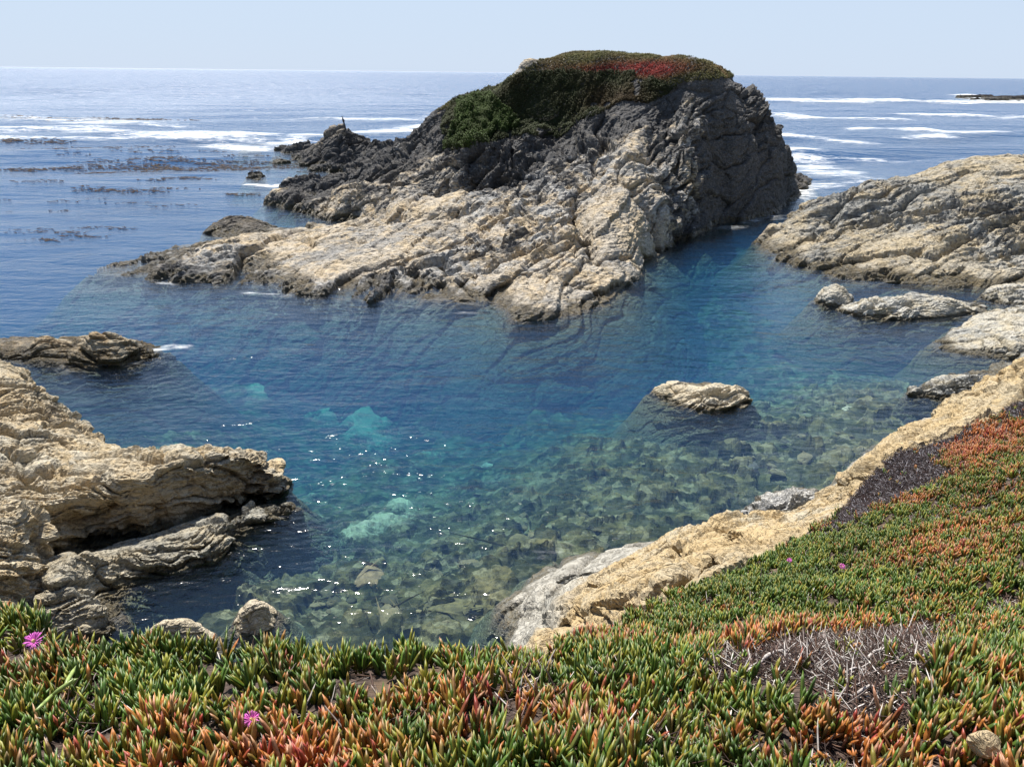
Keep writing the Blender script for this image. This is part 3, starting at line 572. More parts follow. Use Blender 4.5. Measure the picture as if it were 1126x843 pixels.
blob('rock', 'knobbly white boulders heaped at the water under the yellow cliff', [(816,576),(840,590),(880,596),(915,575),(918,545),(880,536),(845,545),(820,560)], [(838,562,.45),(850,552,.6),(865,546,.7),(890,542,.75),(870,562,.65),(850,570,.5),(900,550,.8),(880,575,.7),(865,580,.5)], .035, m_white, s=.35, seed=62, steep=2.5, amp=1.1)

# ================================================================== THE HEADLAND
def ground_z(x, y):
    x = np.asarray(x, float); y = np.asarray(y, float); D = sdist(gpoly, x, y)
    Pn = np.stack([x.ravel(), y.ravel(), x.ravel() * 0], 1)
    D = D + (fbm(Pn * 1.5, 3, 12) * .12).reshape(x.shape)
    bmp = (fbm(Pn * 1.1, 3, 13) * .13 + fbm(Pn * 4, 3, 14) * .025).reshape(x.shape)
    base = gf(x, y) + bmp
    return base - .05 - np.clip(-D * 3.5, 0, 9), D
gx = np.arange(-16, 26, .07); gy = np.arange(-3, 18, .07); X, Y = np.meshgrid(gx, gy); Z, Dg = ground_z(X, Y)
Z = np.maximum(Z, -1.3)
i = np.arange(X.size).reshape(X.shape); fq = np.stack([i[:-1, :-1], i[:-1, 1:], i[1:, 1:], i[1:, :-1]], 2).reshape(-1, 4)
cz = Z.ravel()[fq].max(1) > -1.2
me = mesh_np('headland', np.stack([X, Y, Z], 2).reshape(-1, 3), fq[cz], None, True)
k = NT('litter_soil'); p = k.n('NewGeometry').outputs['Position']; n1 = k.noise(p, 30, 6, .7); n2 = k.noise(p, 3, 4)
c = k.mix(k.ramp(n1, .4, .65), (0.035, 0.022, 0.016, 1), (0.13, 0.09, 0.07, 1)); c = k.mix(k.ramp(n2, .5, .7, 0, .6), c, (0.2, 0.13, 0.07, 1))
ps = k.n('BsdfPrincipled', Roughness=.95); k.put(ps.inputs['Base Color'], c); b = k.n('Bump', Strength=1, Distance=.02); k.put(b.inputs['Height'], n1); k.put(ps.inputs['Normal'], b)
k.put(k.out.inputs[0], ps); me.materials.append(k.m); props(link('headland', me), kind='structure')

# ================================================================== ICE PLANT ON THE HEADLAND
CMI = np.array(CM.inverted())
def proj(P):
    q = P @ CMI[:3, :3].T + CMI[:3, 3]; return 563 + F * q[:, 0] / -q[:, 2], 421.5 - F * q[:, 1] / -q[:, 2]
def inpoly(poly, x, y): return sdist([(a, b, 0) for a, b in poly], x, y)
def ground_hit(px, py, lift=0.0):
    d = ray(px, py); t = np.linspace(1.5, 30, 1500); g = gf(d[0] * t, d[1] * t); z = CH + d[2] * t; hit = z <= g + lift
    j = np.argmax(hit) if hit.any() else np.argmin(z - g); return np.array([d[0] * t[j], d[1] * t[j], float(g[j])])
def blades(B, D, L, Wd, bend, c0, c1, rings=(0, .35, .75, 1), wid=(.75, 1.0, .8, 0), az=None, flat=1.0):
    """tapered three sided leaves: base B, direction D, length L, width Wd"""
    n = len(B); up = np.tile([0, 0, 1.0], (n, 1)); s = np.cross(D, up); s /= np.linalg.norm(s, axis=1)[:, None] + 1e-9
    t2 = np.cross(s, D)
    if az is not None:
        ca, sa = np.cos(az)[:, None], np.sin(az)[:, None]; s, t2 = s * ca + t2 * sa, -s * sa + t2 * ca
    V = []; Cc = []
    for t, wd in zip(rings, wid):
        ctr = B + D * (L * t)[:, None] + up * (bend * L * t * t)[:, None]; col = c0 * (1 - t) + c1 * t
        if wd == 0: V.append(ctr[:, None]); Cc.append(col[:, None])
        else:
            for a in (90, 210, 330):
                V.append((ctr + s * (Wd * wd * .5 * math.cos(R(a)))[:, None] + t2 * (Wd * wd * .5 * flat * math.sin(R(a)))[:, None])[:, None]); Cc.append(col[:, None])
    V = np.concatenate(V, 1); Cc = np.concatenate(Cc, 1); m = V.shape[1]; nr = len(rings) - 1; tri = []; 
    for r in range(nr - 1):
        for q in range(3):
            a, b = r * 3 + q, r * 3 + (q + 1) % 3; tri += [(a, b, b + 3), (a, b + 3, a + 3)]
    a = (nr - 1) * 3; tri += [(a, a + 1, m - 1), (a + 1, a + 2, m - 1), (a + 2, a, m - 1)]
    T = (np.arange(n)[:, None, None] * m + np.array(tri)[None]).reshape(-1, 3)
    return V.reshape(-1, 3), T, Cc.reshape(-1, 3)
LIT = [[(800,745),(840,715),(900,700),(960,697),(1020,686),(1034,712),(1022,740),(990,735),(990,755),(1006,790),(950,795),(918,768),(905,745),(870,745)],
       [(778,722),(800,716),(815,728),(812,738),(785,735)], [(905,590),(935,548),(960,515),(1000,492),(1040,480),(1062,468),(1072,476),(1035,496),(1020,510),(1050,520),(1030,535),(1000,545),(975,556),(950,570),(925,585)],
       [(78,782),(95,768),(120,770),(118,790),(90,800)], [(1085,668),(1105,655),(1126,660),(1120,680)], [(1100,445),(1126,436),(1126,458),(1105,462)],
       [(915,828),(940,820),(945,843),(912,843)], [(700,838),(715,815),(735,822),(735,843)], [(565,750),(590,742),(600,775),(572,780)]]
def zones(px, py, seedP):
    """colour class weights over the carpet: red/orange share"""
    r = .07 + .75 * fbm(seedP * 1.5, 3, 91) + .6 * fbm(seedP * 6, 2, 92)
    def g(cx, cy, sx, sy, a): return a * np.exp(-((px - cx) / sx) ** 2 - ((py - cy) / sy) ** 2)
    r = r + g(1060,485,45,22,1.2) + g(960,510,30,14,.8) + g(945,545,14,22,.9) + g(560,800,170,50,.30) + g(930,815,130,35,.45) + g(860,705,140,16,.45) + g(250,745,22,22,.4)
    r = r + g(20,740,60,60,.1) + g(1060,620,110,70,.30) + g(1110,470,40,25,.5) + g(620,710,90,14,.3) - g(860,640,110,35,.55) - g(120,700,110,40,.30) - g(760,690,60,20,.3) - g(900,600,60,20,.3) + g(300,830,150,30,.3)
    return r
def pick(n, r, tone):
    """leaf base and tip colours"""
    GREEN = np.array([.085, .160, .018]); DEEP = np.array([.035, .085, .016]); YEL = np.array([.32, .28, .03]); ORA = np.array([.50, .17, .04]); RED = np.array([.34, .050, .035]); PINK = np.array([.44, .21, .12])
    u = rng.random(n)[:, None]; c0 = DEEP * (1 - u) + GREEN * u
    v = rng.random(n); y = (v < .33 + .25 * np.clip(r, 0, 1))[:, None]; c0 = np.where(y, c0 * .45 + YEL * .55, c0)
    q = np.clip(r + rng.normal(-.02, .30, n), 0, 1)[:, None]
    hue = rng.random(n)[:, None]; warm = np.where(hue < .5, ORA, np.where(hue < .78, PINK, RED))
    c1 = c0 * 1.15; c1 = c1 * (1 - sstep(.2, .6, q)) + warm * sstep(.2, .6, q); c0b = c0 * (1 - sstep(.5, 1.0, q)) + warm * .85 * sstep(.5, 1.0, q)
    return c0b * tone, c1 * tone
def carpet(x, y, per, Lr, Wr, spread):
    z, D = ground_z(x, y); jit = fbm(np.stack([x, y, x * 0], 1) * 3.2, 3, 77)
    P = np.stack([x, y, z], 1); px, py = proj(P)
    ok = D > .02 + .07 * jit
    for L in LIT:
        d = inpoly(L, px, py)
        if L is LIT[0] or L is LIT[1]: d = np.maximum(d, inpoly(L, px, py - 20))
        ok &= ~((d > 0) & (d + 10 * fbm(P * 9, 2, 55) > -1) & (rng.random(len(x)) < .965))
    gaps = fbm(P * 2.4, 3, 101); ok &= ~((gaps > .33) & (rng.random(len(x)) < .85))
    P = P[ok]; px = px[ok]; py = py[ok]; n = len(P); rr = zones(px, py, P); tone = (1 + .35 * fbm(P * 2.2, 2, 66))[:, None]
    hump = fbm(P * 3.5, 3, 71); size = rng.uniform(.6, 1.2, n) * (1 + .25 * fbm(P * 1.3, 2, 72))
    B, Dr, Ls, Ws, C0, C1 = [], [], [], [], [], []
    tl = rng.normal(0, .22, (n, 2))
    for q in range(per):
        az = rng.uniform(0, 6.283, n) if q % 2 == 0 else az + 3.14 + rng.normal(0, .3, n)
        ln = np.clip(rng.normal(spread * (.25 + .75 * (q // 2) / max(1, per // 2)), .13, n), .02, 1.25)
        d = np.stack([np.cos(az) * np.sin(ln) + tl[:, 0], np.sin(az) * np.sin(ln) + tl[:, 1], np.cos(ln)], 1); d /= np.linalg.norm(d, axis=1)[:, None]
        l = rng.uniform(Lr[0], Lr[1], n) * size
        B.append(P + np.stack([np.cos(az) * .008, np.sin(az) * .008, .005 + .08 * hump + rng.uniform(-.02, .02, n)], 1)); Dr.append(d); Ls.append(l); Ws.append(rng.uniform(Wr[0], Wr[1], n))
        a, b = pick(n, rr + rng.normal(0, .06, n), tone); C0.append(a); C1.append(b)
    return map(np.concatenate, (B, Dr, Ls, Ws, C0, C1))
m_leaf = leaf_mat('ice_plant_leaf', .45, .38)
def near_points(dens, y0, y1, x0, x1):
    n = int(dens * (y1 - y0) * (x1 - x0)); return rng.uniform(x0, x1, n), rng.uniform(y0, y1, n)
def build_carpet(name, label, x, y, per, Lr, Wr, spread):
    B, D, L, Wd, c0, c1 = carpet(x, y, per, Lr, Wr, spread); n = len(B)
    V, T, Cc = blades(B, D, L, Wd, rng.uniform(-.02, .22, n), c0, c1, az=rng.uniform(0, 6.28, n))
    me = mesh_np(name, V, T, m_leaf, True); setcol(me, 'col', Cc); props(link(name, me), label, 'ice plant', None, 'stuff'); return n
x, y = near_points(400, 1.2, 3.85, -4.6, 4.2)
build_carpet('ice_plant', 'carpet of fat green and red succulent leaves along the near edge', x, y, 7, (.075, .135), (.015, .025), .52)
# the slope: density falls with distance
xs, ys = near_points(340, 3.7, 17.5, -.5, 15.5); kp = (xs < ys * .82 + 1.5) & (rng.random(len(xs)) < np.clip(6.5 / ys, .5, 1)) & ~((ys < 3.85) & (xs < 4.2)); xs, ys = xs[kp], ys[kp]
build_carpet('ice_plant', 'slope of small green and orange succulent leaves falling to the yellow rock', xs, ys, 5, (.075, .125), (.017, .027), .62)
# wide margins out of the picture, thinner
x1, y1 = near_points(110, -.5, 3.6, -9, 9); kp = (y1 < 1.2) | (x1 < -4.6) | (x1 > 4.2); x1, y1 = x1[kp], y1[kp]
build_carpet('ice_plant', 'succulent carpet running on beyond the near edge at both sides', x1, y1, 5, (.08, .12), (.018, .026), .75)

# dead stems and litter
def litter(name, label, polys, dens, Lr, Wr, cols, base_dens=0.0):
    X, Yp = [], []
    for pl in polys:
        w3 = np.array([ground_hit(a, b) for a, b in pl]); x0, y0 = w3[:, 0].min() - .15, w3[:, 1].min() - .15; x1, y1 = w3[:, 0].max() + .15, w3[:, 1].max() + .15
        n = int((x1 - x0) * (y1 - y0) * dens); x = rng.uniform(x0, x1, n); y = rng.uniform(y0, y1, n); d = sdist([(a, b, 0) for a, b in w3[:, :2]], x, y)
        kk = d + rng.normal(0, .05, n) > -.03; X.append(x[kk]); Yp.append(y[kk])
    if base_dens:
        x, y = near_points(base_dens, 1.2, 12, -4, 11); X.append(x); Yp.append(y)
    x = np.concatenate(X); y = np.concatenate(Yp); z, D = ground_z(x, y); kk = D > -.05; x, y, z = x[kk], y[kk], z[kk]; n = len(x)
    az = rng.uniform(0, 6.283, n); el = rng.normal(.08, .28, n); d = np.stack([np.cos(az) * np.cos(el), np.sin(az) * np.cos(el), np.sin(el)], 1)
    B = np.stack([x, y, z + rng.uniform(.004, .05, n)], 1); cc = np.array(cols)[rng.integers(0, len(cols), n)] * rng.uniform(.6, 1.3, (n, 1))
    V, T, Cc = blades(B, d, rng.uniform(Lr[0], Lr[1], n), rng.uniform(Wr[0], Wr[1], n), rng.normal(0, .25, n), cc, cc, wid=(.5, 1, .8, 0), flat=.45)
    me = mesh_np(name, V, T, m_dry, True); setcol(me, 'col', Cc); props(link(name, me), label, 'dry litter', None, 'stuff')
m_dry = leaf_mat('dry_leaf', .8, .2)
GREY = [(.50, .45, .41), (.34, .28, .25), (.07, .05, .045), (.04, .025, .025), (.74, .68, .62), (.05, .035, .03), (.035, .022, .02), (.06, .04, .035), (.12, .07, .05), (.05, .03, .03), (.20, .13, .11)]
DARKS = [(.020, .017, .020), (.03, .024, .028), (.05, .04, .045), (.14, .13, .15), (.05, .028, .03), (.42, .40, .42), (.018, .014, .016), (.03, .025, .03)]
litter('dead_stems', 'patches of dead grey stems and leaves showing between living tufts', [LIT[0], LIT[1], LIT[3], LIT[4], LIT[6], LIT[7], LIT[8]], 3000, (.04, .14), (.004, .011), GREY, 200)
litter('dark_litter', 'long dark grey band of dead ice plant beside the yellow rock', [LIT[2], LIT[5]], 5200, (.04, .10), (.007, .016), DARKS)

# ------------------------------------------------------------------ plants of the stack
def foliage_on(name, label, cat, sel, size, dens, colf, thick, kind=None, mat=None):
    Fp = sF[sel[sF].all(1)]; pick_f = rng.integers(0, len(Fp), dens); ww = rng.dirichlet((1, 1, 1, 1), dens)
    P = (sP[Fp[pick_f]] * ww[:, :, None]).sum(1); N = sN[Fp[pick_f]].mean(1); N /= np.linalg.norm(N, axis=1)[:, None] + 1e-9
    h = np.clip(.5 + .9 * fbm(P * .8, 3, 88), .05, 1); P = P + (N * .6 + np.array([0, 0, .5])) * (thick * h * rng.random(dens))[:, None]
    d = N * .5 + np.array([0, 0, .6]) + rng.normal(0, .55, (dens, 3)); d /= np.linalg.norm(d, axis=1)[:, None]
    c = colf(P); c = c * rng.uniform(.6, 1.35, (dens, 1))
    V, T, Cc = blades(P, d, rng.uniform(size * .7, size * 1.4, dens), rng.uniform(size * .35, size * .6, dens), rng.normal(0, .1, dens), c * .8, c, rings=(0, .5, 1), wid=(.6, 1, 0), az=rng.uniform(0, 6.28, dens))
    me = mesh_np(name, V, T, mat, True); setcol(me, 'col', Cc); return props(link(name, me), label, cat, None, kind)
spx, spy = proj(sP); nz = fbm(sP * .55, 4, 120)
front = (sP[:, 1] > 60) & (sP[:, 1] < 76)
top = [(470,128),(497,109),(535,98),(577,74),(625,54),(680,54),(745,60),(800,72),(812,86),(775,90),(748,96),(700,90),(660,82),(622,84),(575,86),(540,106)]
face = [(492,168),(532,162),(560,152),(580,150),(615,154),(640,132),(660,128),(685,112),(715,116),(748,96),(700,80),(622,78),(575,80),(540,98),(500,108),(484,140)]
shr = [(487,166),(500,140),(505,118),(538,104),(556,120),(575,138),(570,146),(545,150),(535,160),(515,165)]
dt = inpoly(top, spx, spy); dfc = inpoly(face, spx, spy); dsh = inpoly(shr, spx, spy)
sel_top = ((dt + 4 * nz > 0) & (sP[:, 1] > 60) & (sP[:, 2] > 5.5)) | ((sP[:, 1] > 70) & (sP[:, 2] > 7.2) & (sP[:, 0] < 16) & (nz > -.35))
sel_face = (dfc > 0) & (sP[:, 1] > 57.5) & (nz + .25 * fbm(sP * 1.7, 3, 121) > -.30) & (sP[:, 1] < 74)
sel_shr = (dsh + 5 * nz > 0) & (sP[:, 1] > 60) & (sP[:, 1] < 74)
def gk(px, py, cx, cy, sx, sy): return np.exp(-((px - cx) / sx) ** 2 - ((py - cy) / sy) ** 2)[:, None]
def c_top(P):
    px, py = proj(P); r = np.clip(gk(px, py, 710, 77, 48, 8) * 1.2 + gk(px, py, 650, 78, 40, 6) * .5 + .55 * fbm(P * .5, 3, 130)[:, None] * gk(px, py, 720, 80, 90, 20), 0, 1)
    g = np.array([.120, .125, .034]) * (1 + .35 * fbm(P * .4, 3, 131)[:, None]); o = np.clip(fbm(P * .7, 3, 132) * 1.6, 0, 1)[:, None]
    g = g * (1 - .5 * o) + np.array([.22, .12, .04]) * .5 * o; return g * (1 - r) + np.array([.36, .035, .03]) * r
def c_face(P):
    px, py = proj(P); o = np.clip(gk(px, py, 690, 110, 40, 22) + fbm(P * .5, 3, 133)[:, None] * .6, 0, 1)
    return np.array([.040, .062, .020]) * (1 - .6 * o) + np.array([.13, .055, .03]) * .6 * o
def c_shr(P): return np.array([.060, .11, .020]) * (1 + .45 * fbm(P * .7, 3, 134)[:, None])
m_far = leaf_mat('far_leaf', .6, .25, .25)
foliage_on('ice_plant', 'brown green and red ice plant spread over the dome of the island', 'ice plant', sel_top, .12, 100000, c_top, .16, 'stuff', m_far)
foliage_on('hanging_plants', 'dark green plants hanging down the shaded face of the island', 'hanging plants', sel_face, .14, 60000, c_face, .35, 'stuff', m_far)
foliage_on('shrub', 'bright green shrub on the left shoulder of the island', 'shrub', sel_shr, .16, 26000, c_shr, .8, None, m_far)

# ------------------------------------------------------------------ stones under the water
import bmesh
def stone_mesh(name, seed, mat, fl=.45):
    rg = np.random.default_rng(seed); bm = bmesh.new(); n = 22
    for _ in range(n):
        v = rg.normal(0, 1, 3); v /= np.linalg.norm(v); v *= rg.uniform(.8, 1.05); bm.verts.new((v[0] * .5, v[1] * .5 * rg.uniform(.7, 1), v[2] * .5 * fl))
    r = bmesh.ops.convex_hull(bm, input=bm.verts); bmesh.ops.delete(bm, geom=[g for g in r['geom_interior'] if isinstance(g, bmesh.types.BMVert)], context='VERTS')
    bmesh.ops.bevel(bm, geom=list(bm.edges), offset=.055, segments=1, profile=.5, affect='EDGES')
    bmesh.ops.triangulate(bm, faces=bm.faces); bmesh.ops.subdivide_edges(bm, edges=bm.edges, cuts=1, use_grid_fill=True)
    me = bpy.data.meshes.new(name); bm.to_mesh(me); bm.free()
    nv = len(me.vertices); v = np.empty(nv * 3); me.vertices.foreach_get('co', v); v = v.reshape(-1, 3); v *= (1 + .10 * fbm(v * 5 + seed, 3, seed))[:, None]; me.vertices.foreach_set('co', v.ravel()); me.update()
    me.materials.append(mat); return me
k = NT('submerged_stone'); p = k.n('NewGeometry').outputs['Position']; oi = k.n('ObjectInfo'); n1 = k.noise(p, 12, 5, .7); n2 = k.noise(p, 2.5, 3)
c = k.mix(k.ramp(oi.outputs['Random'], .1, .9), (0.05, 0.045, 0.025, 1), (0.24, 0.19, 0.10, 1)); c = k.mix(k.ramp(n1, .45, .7, 0, .7), c, (0.05, 0.055, 0.03, 1)); c = k.mix(k.ramp(n2, .5, .7, 0, .5), c, (0.20, 0.15, 0.07, 1))
ps = k.n('BsdfPrincipled', Roughness=.9); k.put(ps.inputs['Base Color'], c); k.put(k.out.inputs[0], ps); m_stone = k.m
stones = [stone_mesh('stone', 200 + i, m_stone, rng.uniform(.3, .5)) for i in range(8)]
def bed_at(x, y):
    return float(np.clip(bedf(np.array([x]), np.array([y])), -14, -.35)[0])
def place_stone(px, py, size, label, group=None, mesh=None, mat=None, up=.12, name='stone'):
    x, y, _ = G(px, py, -1.0); 
    for _ in range(3): x, y, _ = G(px, py, bed_at(x, y))
    b = bed_at(x, y); me = mesh or stones[rng.integers(0, 8)]
    if mat: me = me.copy(); me.materials[0] = mat
    o = link(name, me, loc=(x, y, min(b + size * up + .05, -.06 - size * .22) if group else b + size * up)); o.rotation_euler = (rng.normal(0, .12), rng.normal(0, .12), rng.uniform(0, 6.28)); o.scale = (size * rng.uniform(.9, 1.5), size, size)
    return props(o, label, 'stone', group)
reg = [(330,660),(420,600),(520,560),(520,440),(640,430),(700,455),(860,430),(1000,440),(970,470),(900,515),(850,535),(800,550),(690,590),(600,600),(545,640),(520,700),(360,700)]
cnt = 0
while cnt < 170:
    a, b = rng.uniform(320, 1000), rng.uniform(425, 700)
    if inpoly(reg, np.array([a]), np.array([b]))[0] < 6: continue
    sz = float(np.clip(rng.lognormal(-1.25, .38), .15, .7)); kind = 'small' if sz < .25 else 'medium sized' if sz < .38 else 'large'
    where = 'below the ice plant hedge' if b > 600 else 'beside the deep blue hole' if a < 620 else 'around the double humped rock' if b < 480 else 'off the white boulders' if a > 760 else 'in the middle of the cove'
    place_stone(a, b, sz, kind + ' flat olive brown stone under shallow water ' + where, 'stones on the cove floor'); cnt += 1
m_br = plain_mat('brown_stone', (0.30, 0.19, 0.10, 1), .9, .01, 8); m_gr = plain_mat('grey_stone', (0.14, 0.13, 0.12, 1), .9, .01, 8); m_wh = plain_mat('white_stone', (0.42, 0.39, 0.30, 1), .9, .01, 8); m_ol = plain_mat('olive_stone', (0.13, 0.11, 0.045, 1), .9, .01, 8)
for a, b, s, m, up, l in [(408,642,1.05,m_br,.12,'large reddish brown submerged boulder left of the olive slab'), (492,672,1.1,m_ol,.02,'large olive slab under water nearest the ice plant'), (825,518,.75,m_gr,.2,'dark grey angular stone under water below the double humped rock'),
        (932,455,.62,m_wh,.2,'bright white flat stone under water toward the right ledges'), (697,446,1.0,m_gr,.25,'round grey boulder under water just left of the double humped rock'), (590,464,1.0,m_wh,.05,'pale stone under water highest in the cove floor'),
        (537,513,.7,m_wh,.1,'pale stone under water at the edge of the deep blue hole'), (572,598,.75,m_ol,.15,'yellowish stone under water near the grey rock apron'), (646,541,.5,m_ol,.15,'small yellowish oval stone under water in mid cove'), (978,412,.95,m_gr,.35,'long grey boulder under water beside the low tan ledge')]:
    place_stone(a, b, s, l, mat=m, up=up)

# ------------------------------------------------------------------ kelp at the surface
m_kelp = leaf_mat('kelp', .6, .2)
def kelp(bands):
    B = []
    for pts, n, wd in bands:
        pts = [np.array(G(*q)) for q in pts]
        for _ in range(n):
            i = rng.integers(0, len(pts) - 1); t = rng.random(); c = pts[i] * (1 - t) + pts[i + 1] * t; c = c + np.array([rng.normal(0, wd * 1.5), rng.normal(0, wd), 0])
            m = rng.integers(2, 9); B.append(c + np.stack([rng.normal(0, .7, m), rng.normal(0, .22, m), np.zeros(m)], 1) * (c[1] / 80))
    B = np.concatenate(B); r = np.hypot(B[:, 0], B[:, 1]); B[:, 2] = waves(B[:, 0], B[:, 1], r) + .03
    n = len(B); az = rng.normal(0, .5, n) + np.where(rng.random(n) < .5, 3.14, 0); el = rng.uniform(-.05, .14, n); d = np.stack([np.cos(az) * np.cos(el), np.sin(az) * np.cos(el), np.sin(el)], 1)
    c = np.array([.036, .022, .016]) * rng.uniform(.5, 1.6, (n, 1)); V, T, Cc = blades(B, d, rng.uniform(.2, .75, n) * (B[:, 1] / 95), rng.uniform(.08, .2, n) * (B[:, 1] / 90), rng.normal(0, .1, n), c, c, flat=.4)
    me = mesh_np('kelp', V, T, m_kelp, True); setcol(me, 'col', Cc); props(link('kelp', me), 'broken brown kelp floating in streaks over the calm left bay', 'kelp', None, 'stuff')
kelp([([(0,129),(80,131),(170,132)], 110, 2.5), ([(0,154),(60,156)], 40, 1.5), ([(0,184),(45,184),(90,182)], 40, .8), ([(120,180),(180,182),(290,183)], 150, 2.2), ([(160,176),(290,178)], 60, 1.5),
      ([(40,202),(62,202)], 8, .3), ([(95,210),(110,209),(150,212),(185,208)], 40, .6), ([(95,190),(120,187)], 10, .4), ([(170,200),(220,196)], 16, .4), ([(10,255),(60,253),(95,262)], 18, .35), ([(45,263),(58,266)], 10, .15), ([(100,250),(140,252)], 8, .2), ([(255,214),(280,215)], 10, .3), ([(70,160),(130,170),(200,168)], 40, 3), ([(0,225),(200,225)], 12, 3)])

# ------------------------------------------------------------------ flowers, twigs, fragment, bird
m_pet = plain_mat('pink_petal', (0.80, 0.16, 0.62, 1), .5, 0, 40); m_cen = plain_mat('flower_centre', (0.75, 0.60, 0.30, 1), .7, 0, 40)
def flower(px, py, dia, label, lift=.10, tilt=(-.5, 0)):
    g = ground_hit(px, py, lift); o = empty('flower', (g[0], g[1], g[2] + lift)); o.rotation_euler = (tilt[0] * -1, tilt[1], 0); props(o, label, 'flower', 'pink flowers in the ice plant')
    n = 66; az = rng.uniform(0, 6.283, n); el = rng.uniform(.1, .75, n); d = np.stack([np.cos(az) * np.cos(el), np.sin(az) * np.cos(el), np.sin(el)], 1); B = d * dia * .1
    V, T, _ = blades(B, d, rng.uniform(.38, .5, n) * dia, np.full(n, dia * .055), -.1 * np.ones(n), np.zeros((n, 3)), np.zeros((n, 3)), wid=(.5, .9, 1, 0), flat=.35)
    link('petals', mesh_np('petals', V, T, m_pet, True), o)
    n = 40; az = rng.uniform(0, 6.283, n); el = rng.uniform(.6, 1.57, n); d = np.stack([np.cos(az) * np.cos(el), np.sin(az) * np.cos(el), np.sin(el)], 1)
    V, T, _ = blades(d * dia * .02, d, np.full(n, dia * .15), np.full(n, dia * .035), np.zeros(n), np.zeros((n, 3)), np.zeros((n, 3)))
    link('centre', mesh_np('centre', V, T, m_cen, True), o)
flower(38, 706, .085, 'open pink flower held above the leaves at far left', .13); flower(277, 791, .06, 'magenta flower sunk among leaves near the bottom edge', .09)
flower(868, 616, .065, 'small pink flower at the top edge of the green slope', .11); flower(926, 623, .07, 'small pink flower just inside the green slope by the other', .11)

def tube(name, pts, rad, mat, parent=None, seg=7, wob=.0):
    pts = np.array(pts, float); rad = np.broadcast_to(rad, len(pts)); V = []
    for i, c in enumerate(pts):
        t = pts[min(i + 1, len(pts) - 1)] - pts[max(i - 1, 0)]; t /= np.linalg.norm(t); a = np.cross(t, [.13, .2, .97]); a /= np.linalg.norm(a); b = np.cross(t, a)
        for q in range(seg): V.append(c + (a * math.cos(q * 6.2832 / seg) + b * math.sin(q * 6.2832 / seg)) * rad[i] * (1 + wob * rng.normal()))
    n = len(pts); Fq = [(i * seg + q, i * seg + (q + 1) % seg, (i + 1) * seg + (q + 1) % seg, (i + 1) * seg + q) for i in range(n - 1) for q in range(seg)]
    V = np.array(V); c0, c1 = pts[0], pts[-1]; V = np.concatenate([V, [c0, c1]]); k0 = n * seg
    Fq += [(k0, (q + 1) % seg, q, q) for q in range(seg)]; 
    loops = []; sizes = []
    for f in Fq[:(n - 1) * seg]: loops += f; sizes.append(4)
    for q in range(seg): loops += [k0, (q + 1) % seg, q]; sizes.append(3); loops += [k0 + 1, (n - 1) * seg + q, (n - 1) * seg + (q + 1) % seg]; sizes.append(3)
    return link(name, mesh_np(name, V, np.array(loops), mat, True, np.array(sizes)), parent)
m_twig = plain_mat('bleached_twig', (0.50, 0.44, 0.40, 1), .85, .002, 90)
def twig(pts, r0, label, lifts=None):
    w = np.array([ground_hit(a, b) for a, b in pts]); out = []
    for i in range(len(w) - 1):
        for t in np.linspace(0, 1, 5)[: 5 if i == len(w) - 2 else 4]: out.append(w[i] * (1 - t) + w[i + 1] * t)
    out = np.array(out); n = len(out); out[:, 2] = ground_z(out[:, 0], out[:, 1])[0] + .045 + .02 * np.sin(np.linspace(0, 7, n)) + (0 if lifts is None else np.linspace(lifts[0], lifts[1], n)); out[:, :2] += rng.normal(0, .004, (n, 2))
    o = tube('dry_twig', out, np.linspace(r0, r0 * .45, n), m_twig, wob=.12); props(o, label, 'twig', 'bleached twigs on the dead patch')
twig([(822,740),(845,727),(875,716),(905,707),(925,706)], .010, 'long bleached twig along the left top of the dead patch')
twig([(948,730),(970,719),(992,706),(1003,684)], .008, 'bleached twig rising at its end to the green tufts above', (0, .06))
twig([(1018,738),(1012,722),(1004,706)], .007, 'short bleached twig at the right end of the dead patch')
twig([(905,712),(935,706),(965,710)], .006, 'thin bleached twig across the top middle of the dead patch')
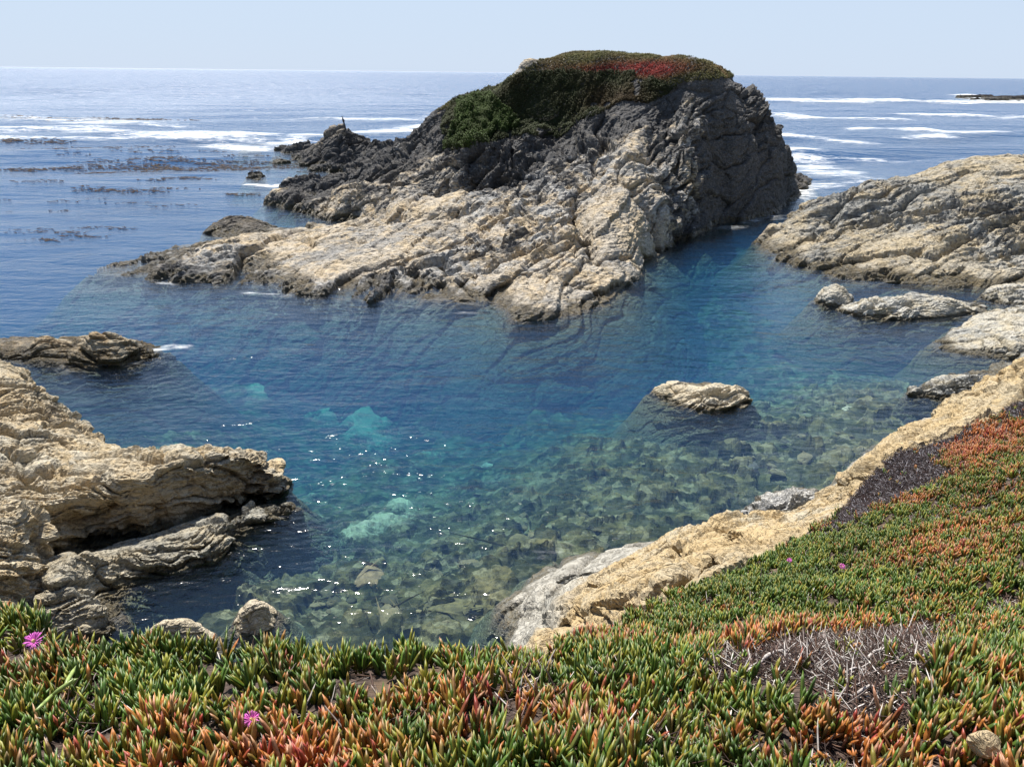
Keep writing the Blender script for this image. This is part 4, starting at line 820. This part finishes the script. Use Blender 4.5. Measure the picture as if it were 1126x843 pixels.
twig([(938,772),(965,764),(995,770)], .007, 'bleached twig across the lower lobe of the dead patch'); twig([(925,748),(950,742),(972,748)], .006, 'bleached twig in the narrow waist of the dead patch')
m_green = plain_mat('pale_stem', (0.30, 0.38, 0.10, 1), .4, 0, 30)
def stem():
    a, b, c, d, e = [ground_hit(*q) for q in [(46,802),(62,785),(76,775),(90,758),(92,772)]]; up = np.array([0, 0, .09]); o = empty('trailing_stem', tuple(a)); 
    props(o, 'pale green trailing stem with three fat leaves beside the left dead patch', 'stem')
    q = lambda v: v - a + up
    tube('stem', [q(a), q(a * .5 + b * .5), q(b), q(c)], [.006, .007, .007, .006], m_green, o)
    for p0, p1 in ((c, d), (c, e), (b, b + np.array([.07, .05, .01]))):
        tube('leaf', [q(p0), q(p0 * .7 + p1 * .3) + [0, 0, .01], q(p0 * .3 + p1 * .7) + [0, 0, .02], q(p1) + [0, 0, .03]], [.005, .009, .008, .001], m_green, o)
stem()
# pale rock fragment among the leaves at the lower right
g = ground_hit(1078, 832); me = stone_mesh('rock_fragment', 311, m_left, .8); o = link('rock_fragment', me, loc=(g[0], g[1], g[2] + .05)); o.scale = (.13, .12, .16); o.rotation_euler = (.3, .2, .6)
props(o, 'pale angular rock fragment among leaves in the lower right corner', 'rock')
# cormorant on the spire
m_bird = plain_mat('black_plumage', (0.02, 0.02, 0.022, 1), .5, 0, 30)
near_sp = (np.abs(spx - 374) < 6) & (sP[:, 1] > 88) & (sP[:, 1] < 104); tip = sP[near_sp][np.argmax(sP[near_sp][:, 2])]
o = tube('cormorant', np.array([(.02, 0, -.06), (.03, 0, .02), (.06, 0, .12), (.05, 0, .32), (-.02, 0, .50), (-.05, 0, .62), (-.02, 0, .72), (-.05, 0, .80), (-.12, 0, .82), (-.24, 0, .81)]) * .9, np.array([.02, .03, .10, .15, .12, .06, .045, .055, .035, .008]) * .9, m_bird, seg=12)
o.location = tuple(tip); props(o, 'black cormorant standing upright on the reef spire', 'bird')
tube('tail', np.array([(.08, 0, .16), (.14, 0, .02), (.18, 0, -.12)]) * .9, [.07, .05, .025], m_bird, o, seg=8)
